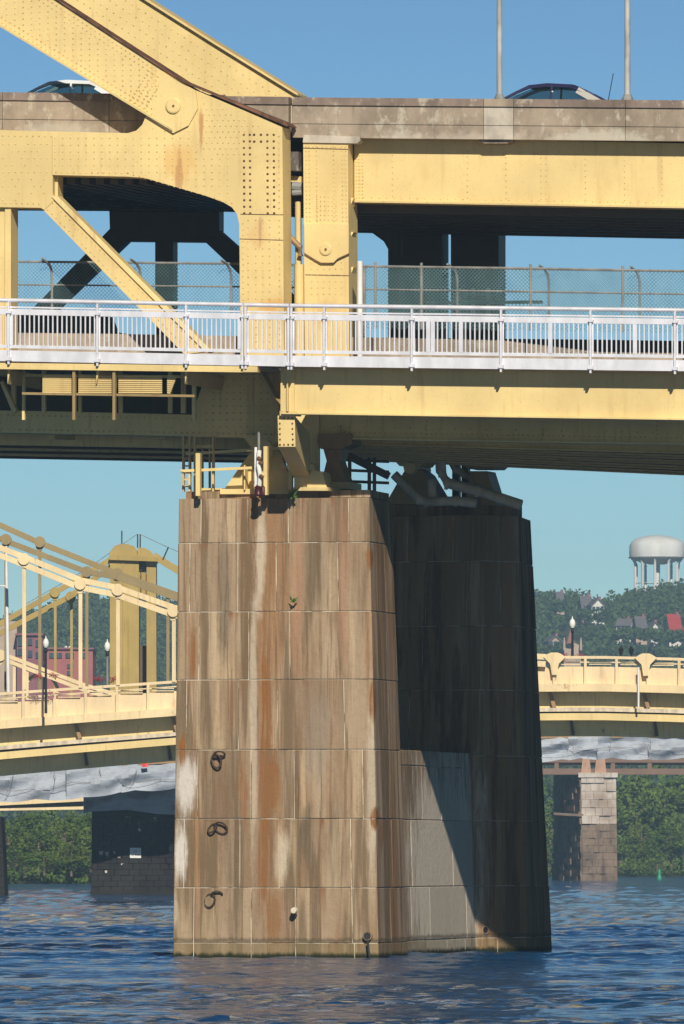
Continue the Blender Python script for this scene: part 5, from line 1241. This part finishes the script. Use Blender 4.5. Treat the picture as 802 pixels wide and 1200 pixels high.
# buoy
by = thing('channel_buoy', Wp(773, 1031, 1290), 'small green channel buoy floating right of the stone pier', 'buoy')
gb = simple('buoy_green', (.03, .22, .12), .5); s_ = 1290/F
MB().lathe(Vector((Wp(773, 1031, 1290).x, 1290, -.3)), [(2.6*s_, 0), (3.2*s_, .2), (3.2*s_, 6*s_), (2.2*s_, 8.5*s_)], 14).build('float', gb, by, smooth=True)
MB().lathe(Vector((Wp(773, 1031, 1290).x, 1290, .4)), [(2.0*s_, 0), (2.2*s_, 6*s_), (.6*s_, 9*s_)], 10).build('lantern_top', gb, by, smooth=True)

# ------------------------------------------------------------------ far buildings
def mk_brick(name, c):
    t = NT(name, .9, .15); n = t.noise((.6, .6, .6), 4); return t.out(t.mix(n, tuple(v*.8 for v in c), tuple(v*1.15 for v in c)))
M['brick'] = mk_brick('red_brick', (.40, .14, .13)); M['brick2'] = mk_brick('dusky_brick', (.28, .12, .14)); M['stonepale'] = mk_brick('pale_render', (.50, .38, .30))
M['winglass'] = simple('window_glass', (.05, .065, .09), .2, .6)
M['housewhite'] = mk_brick('white_siding', (.80, .77, .72)); M['houseroof'] = mk_brick('grey_shingle', (.16, .15, .16)); M['redroof'] = mk_brick('red_shingle', (.45, .06, .05)); M['pinkbrick'] = mk_brick('pink_brick', (.50, .28, .25))
bd = thing('brick_building', Wp(60, 830, 1700), 'red brick industrial building with dark window bands beyond the left bridge', 'building')
DBk = 1700.
def bpp(poly, q0, q1, nm, mat, par=None): return MB().pp(poly, q0, q1, dp(DBk), Ydir).build(nm, M[mat], par or bd)
bpp([(-40, 728), (20, 728), (20, 850), (-40, 850)], 6, 26, 'wing_wall', 'stonepale'); bpp([(20, 744), (50, 744), (50, 850), (20, 850)], 3, 24, 'tower_wall', 'brick2'); bpp([(54, 760), (109, 760.5), (109, 850), (54, 850)], 0, 22, 'main_wall', 'brick')
bpp([(53, 758.6), (110, 759), (110, 761), (53, 760.8)], -.5, 22, 'roof', 'brick2'); bpp([(18, 742), (51, 742), (51, 744.5), (18, 744.5)], 2.4, 24, 'roof', 'brick2'); bpp([(50, 775), (55, 775), (55, 850), (50, 850)], 8, 20, 'link_wall', 'brick2')
for (x0, x1, y0, y1) in ((58, 73, 765, 771), (77, 87, 765, 771), (79, 86, 778, 783), (79, 86, 786, 791), (94, 100, 765, 771)): 
    f = bpp([(x0, y0), (x1, y0), (x1, y1), (x0, y1)], -.25, .05, 'window', 'winglass')
    for k in range(1, 3): xx = x0+(x1-x0)*k/3; bpp([(xx-.3, y0), (xx+.3, y0), (xx+.3, y1), (xx-.3, y1)], -.4, -.26, 'mullion', 'brick2', f)
for (x0, x1, y0, y1) in ((21, 27, 746, 757), (21, 27, 760, 768), (33, 38, 748, 756), (42, 46, 750, 758), (33, 38, 762, 770), (42, 46, 764, 771)): bpp([(x0, y0), (x1, y0), (x1, y1), (x0, y1)], 2.7, 3.05, 'window', 'winglass')
for x in (77.5, 82): MB().lathe(Wp(x, 760, DBk+3), [(.2, 0), (.25, .1), (.2, .3), (.05, .4)], 8).build('roof_vent', M['white'], bd)
# houses on the hill
def house(px, py, w_, h_, D, ang, wall, roof, lab, side=False, pitch=.42, dep=8, porch=False):
    """py is the foot of the wall, w_ and h_ the width and wall height in photograph pixels"""
    c = Wp(px, py, D); t = thing('house', c, lab, 'house', 'houses on the wooded hill'); s_ = D/F; W2 = w_*s_/2; Hh = h_*s_; ca, sa = math.cos(ang), math.sin(ang)
    xf = lambda x, y, z: c+Vector((x*ca-y*sa, x*sa+y*ca, z)); Dv = xf(0, dep, 0)-xf(0, 0, 0); Xv = xf(1, 0, 0)-xf(0, 0, 0)
    if not side:     # gable turned to the river
        R = W2*2*pitch; MB().prism([xf(-W2, 0, -3), xf(W2, 0, -3), xf(W2, 0, Hh), xf(0, 0, Hh+R), xf(-W2, 0, Hh)], Dv).build('wall', M[wall], t)
        for sx in (-1, 1):
            e = W2*1.15; zz = Hh-.15*R
            MB().prism([xf(sx*e, -.5, zz), xf(0, -.5, Hh+R+.05), xf(0, -.5, Hh+R+.3), xf(sx*e, -.5, zz+.28)], Dv*1.1).build('roof', M[roof], t)
    else:            # roof slope turned to the river
        R = dep*.5*.75; MB().prism([xf(-W2, 0, -3), xf(-W2, dep, -3), xf(-W2, dep, Hh), xf(-W2, dep/2, Hh+R), xf(-W2, 0, Hh)], Xv*2*W2).build('wall', M[wall], t)
        for y0, y1 in ((-.6, dep/2), (dep+.6, dep/2)):
            MB().prism([xf(-W2*1.06, y0, Hh-.3), xf(-W2*1.06, y1, Hh+R+.05), xf(-W2*1.06, y1, Hh+R+.3), xf(-W2*1.06, y0, Hh)], Xv*2.12*W2).build('roof', M[roof], t)
    n = max(2, int(w_/5))
    for k in range(n):
        x = -W2+2*W2*(k+.5)/n; z = Hh*.45; f = MB().prism([xf(x-.4, -.06, z-.5), xf(x+.4, -.06, z-.5), xf(x+.4, -.06, z+.6), xf(x-.4, -.06, z+.6)], Dv.normalized()*.1).build('window', M['winglass'], t)
    x0 = W2*.35; MB().prism([xf(x0, dep*.4, Hh), xf(x0+.6, dep*.4, Hh), xf(x0+.6, dep*.4, Hh+R+.8), xf(x0, dep*.4, Hh+R+.8)], Dv.normalized()*.6).build('chimney', M['brick2'], t)
    r = np.random.default_rng(int(px)); P = []   # shrubs in front of the yard
    for k in range(9):
        q_ = Wp(px+r.uniform(-w_*.8, w_*.8), py+r.uniform(2, 7), D-r.uniform(5, 9)); rad = r.uniform(.9, 1.8); P.append(crown_pts(r, (q_.x, q_.y, q_.z), (rad, rad, rad), 5, 20, rad*.5))
    return P
YARD = []
YARD += house(701, 717, 15, 7, 2740, .12, 'housewhite', 'houseroof', 'white gabled house standing highest on the hill left of the water tower', pitch=.5)
YARD += house(688, 717, 13, 5, 2752, .1, 'pinkbrick', 'houseroof', 'pink brick house with grey roof joined beside the highest white house', True, dep=7)
YARD += house(731, 739, 17, 7, 2620, -.2, 'housewhite', 'houseroof', 'low white house below the highest house, left of the pair', True, dep=3)
YARD += house(752, 740, 13, 5, 2600, .1, 'stonepale', 'houseroof', 'small tan house between the two low white houses', True, dep=6)
YARD += house(768, 742, 10, 6, 2610, .15, 'housewhite', 'houseroof', 'narrow white gabled house directly under the water tower', pitch=.6)
YARD += house(792, 742, 15, 4, 2620, .1, 'housewhite', 'redroof', 'house with bright red roof at the right edge of the hill', True, dep=9)
YARD += house(651, 757, 15, 5, 2540, .15, 'stonepale', 'houseroof', 'tan house low on the hill just right of the granite pier', pitch=.4)
YARD += house(657, 706, 9, 2.5, 2800, .1, 'stonepale', 'houseroof', 'tiny pale roof showing among the trees on the ridge', True, dep=5)
me = leaf_mesh('yard_shrubs', np.concatenate(YARD), .42, M['leafhill'], np.random.default_rng(2)); o = bpy.data.objects.new('yard_shrubs', me); C.objects.link(o); tag(o, kind='stuff', label='shrubs growing round the feet of the hillside houses', cat='bushes')
# church with red spire
ch = thing('church', Wp(670, 775, 2400), 'grey church with a red pointed spire behind the right globe lamp', 'church')
s_ = 2400/F
MB().prism([Wp(661, 790, 2400), Wp(681, 790, 2400), Wp(681, 757, 2400), Wp(671, 752, 2400), Wp(661, 757, 2400)], Vector((0, 12, 0))).build('nave_wall', M['stonepale'], ch)
MB().lathe(Wp(668.5, 754, 2399), [(5.5*s_, 0), (3.2*s_, 6*s_), (.2*s_, 16*s_)], 8).build('spire', mk_brick('red_spire', (.34, .15, .12)), ch)
for x in (661.5, 681): MB().lathe(Wp(x, 762, 2398), [(1.6*s_, 0), (1.4*s_, 8*s_), (.1, 15*s_)], 6).build('pinnacle', M['stonepale'], ch)
# water tower
wt = thing('water_tower', Wp(770, 700, 2950), 'large white domed water tower on many legs standing on the wooded ridge', 'water tower')
DWt = 2950.; s_ = DWt/F
twm = NT('water_tower_paint', .5, .3); n = twm.noise((.25, .25, .05), 4); M['tank'] = twm.out(twm.mix(twm.ss(n, .4, .75), (.80, .81, .80), (.62, .62, .58)))
c = Wp(770, 653.5, DWt+8)
MB().lathe(c, [(9*s_, -8*s_), (20*s_, -5.5*s_), (29*s_, -2*s_), (32*s_, 0), (32.5*s_, 4*s_), (32.3*s_, 14*s_), (30*s_, 18.5*s_), (25*s_, 22*s_), (17*s_, 24.7*s_), (8*s_, 26*s_), (.3*s_, 26.4*s_)], 40).build('tank', M['tank'], wt, smooth=True)
MB().lathe(c, [(33*s_, -.6*s_), (33.6*s_, -.6*s_), (33.6*s_, .7*s_), (33*s_, .7*s_)], 40).build('balcony', M['houseroof'], wt)
for k in range(10):
    a = 2*math.pi*k/10+.2; p = lambda rr, z: c+Vector((math.cos(a)*rr*s_, math.sin(a)*rr*s_, z*s_))
    MB().tube([p(26, -48), p(26, -8), p(27.5, -4), p(30.5, -.5)], 1.5*s_, 10).build('leg', M['tank'], wt, smooth=True)
MB().tube([c+Vector((0, 0, -50*s_)), c+Vector((0, 0, -6*s_))], 3.2*s_, 14).build('riser_pipe', M['tank'], wt, smooth=True)
for k in range(10):
    a = 2*math.pi*k/10+.2; a2 = a+2*math.pi/10; MB().tube([c+Vector((math.cos(a)*26*s_, math.sin(a)*26*s_, -30*s_)), c+Vector((math.cos(a2)*26*s_, math.sin(a2)*26*s_, -30*s_))], .35*s_, 5).build('ring_strut', M['tank'], wt)

# ------------------------------------------------------------------ air
def haze():
    mb = MB(); mb.box((0, 2300, 58), (700, 0, 0), (0, 2330, 0), (0, 0, 61)); o = mb.build('haze', bpy.data.materials.new('air'), None, kind='stuff', label='thin blue summer haze over the river and hills', cat='haze')
    m = o.data.materials[0]; m.use_nodes = True; nt = m.node_tree; nt.nodes.clear(); out = nt.nodes.new('ShaderNodeOutputMaterial'); v = nt.nodes.new('ShaderNodeVolumePrincipled')
    v.inputs['Color'].default_value = (.45, .72, 1.0, 1); v.inputs['Density'].default_value = 0.00017; v.inputs['Anisotropy'].default_value = .0
    nt.links.new(v.outputs[0], out.inputs['Volume'])
haze()
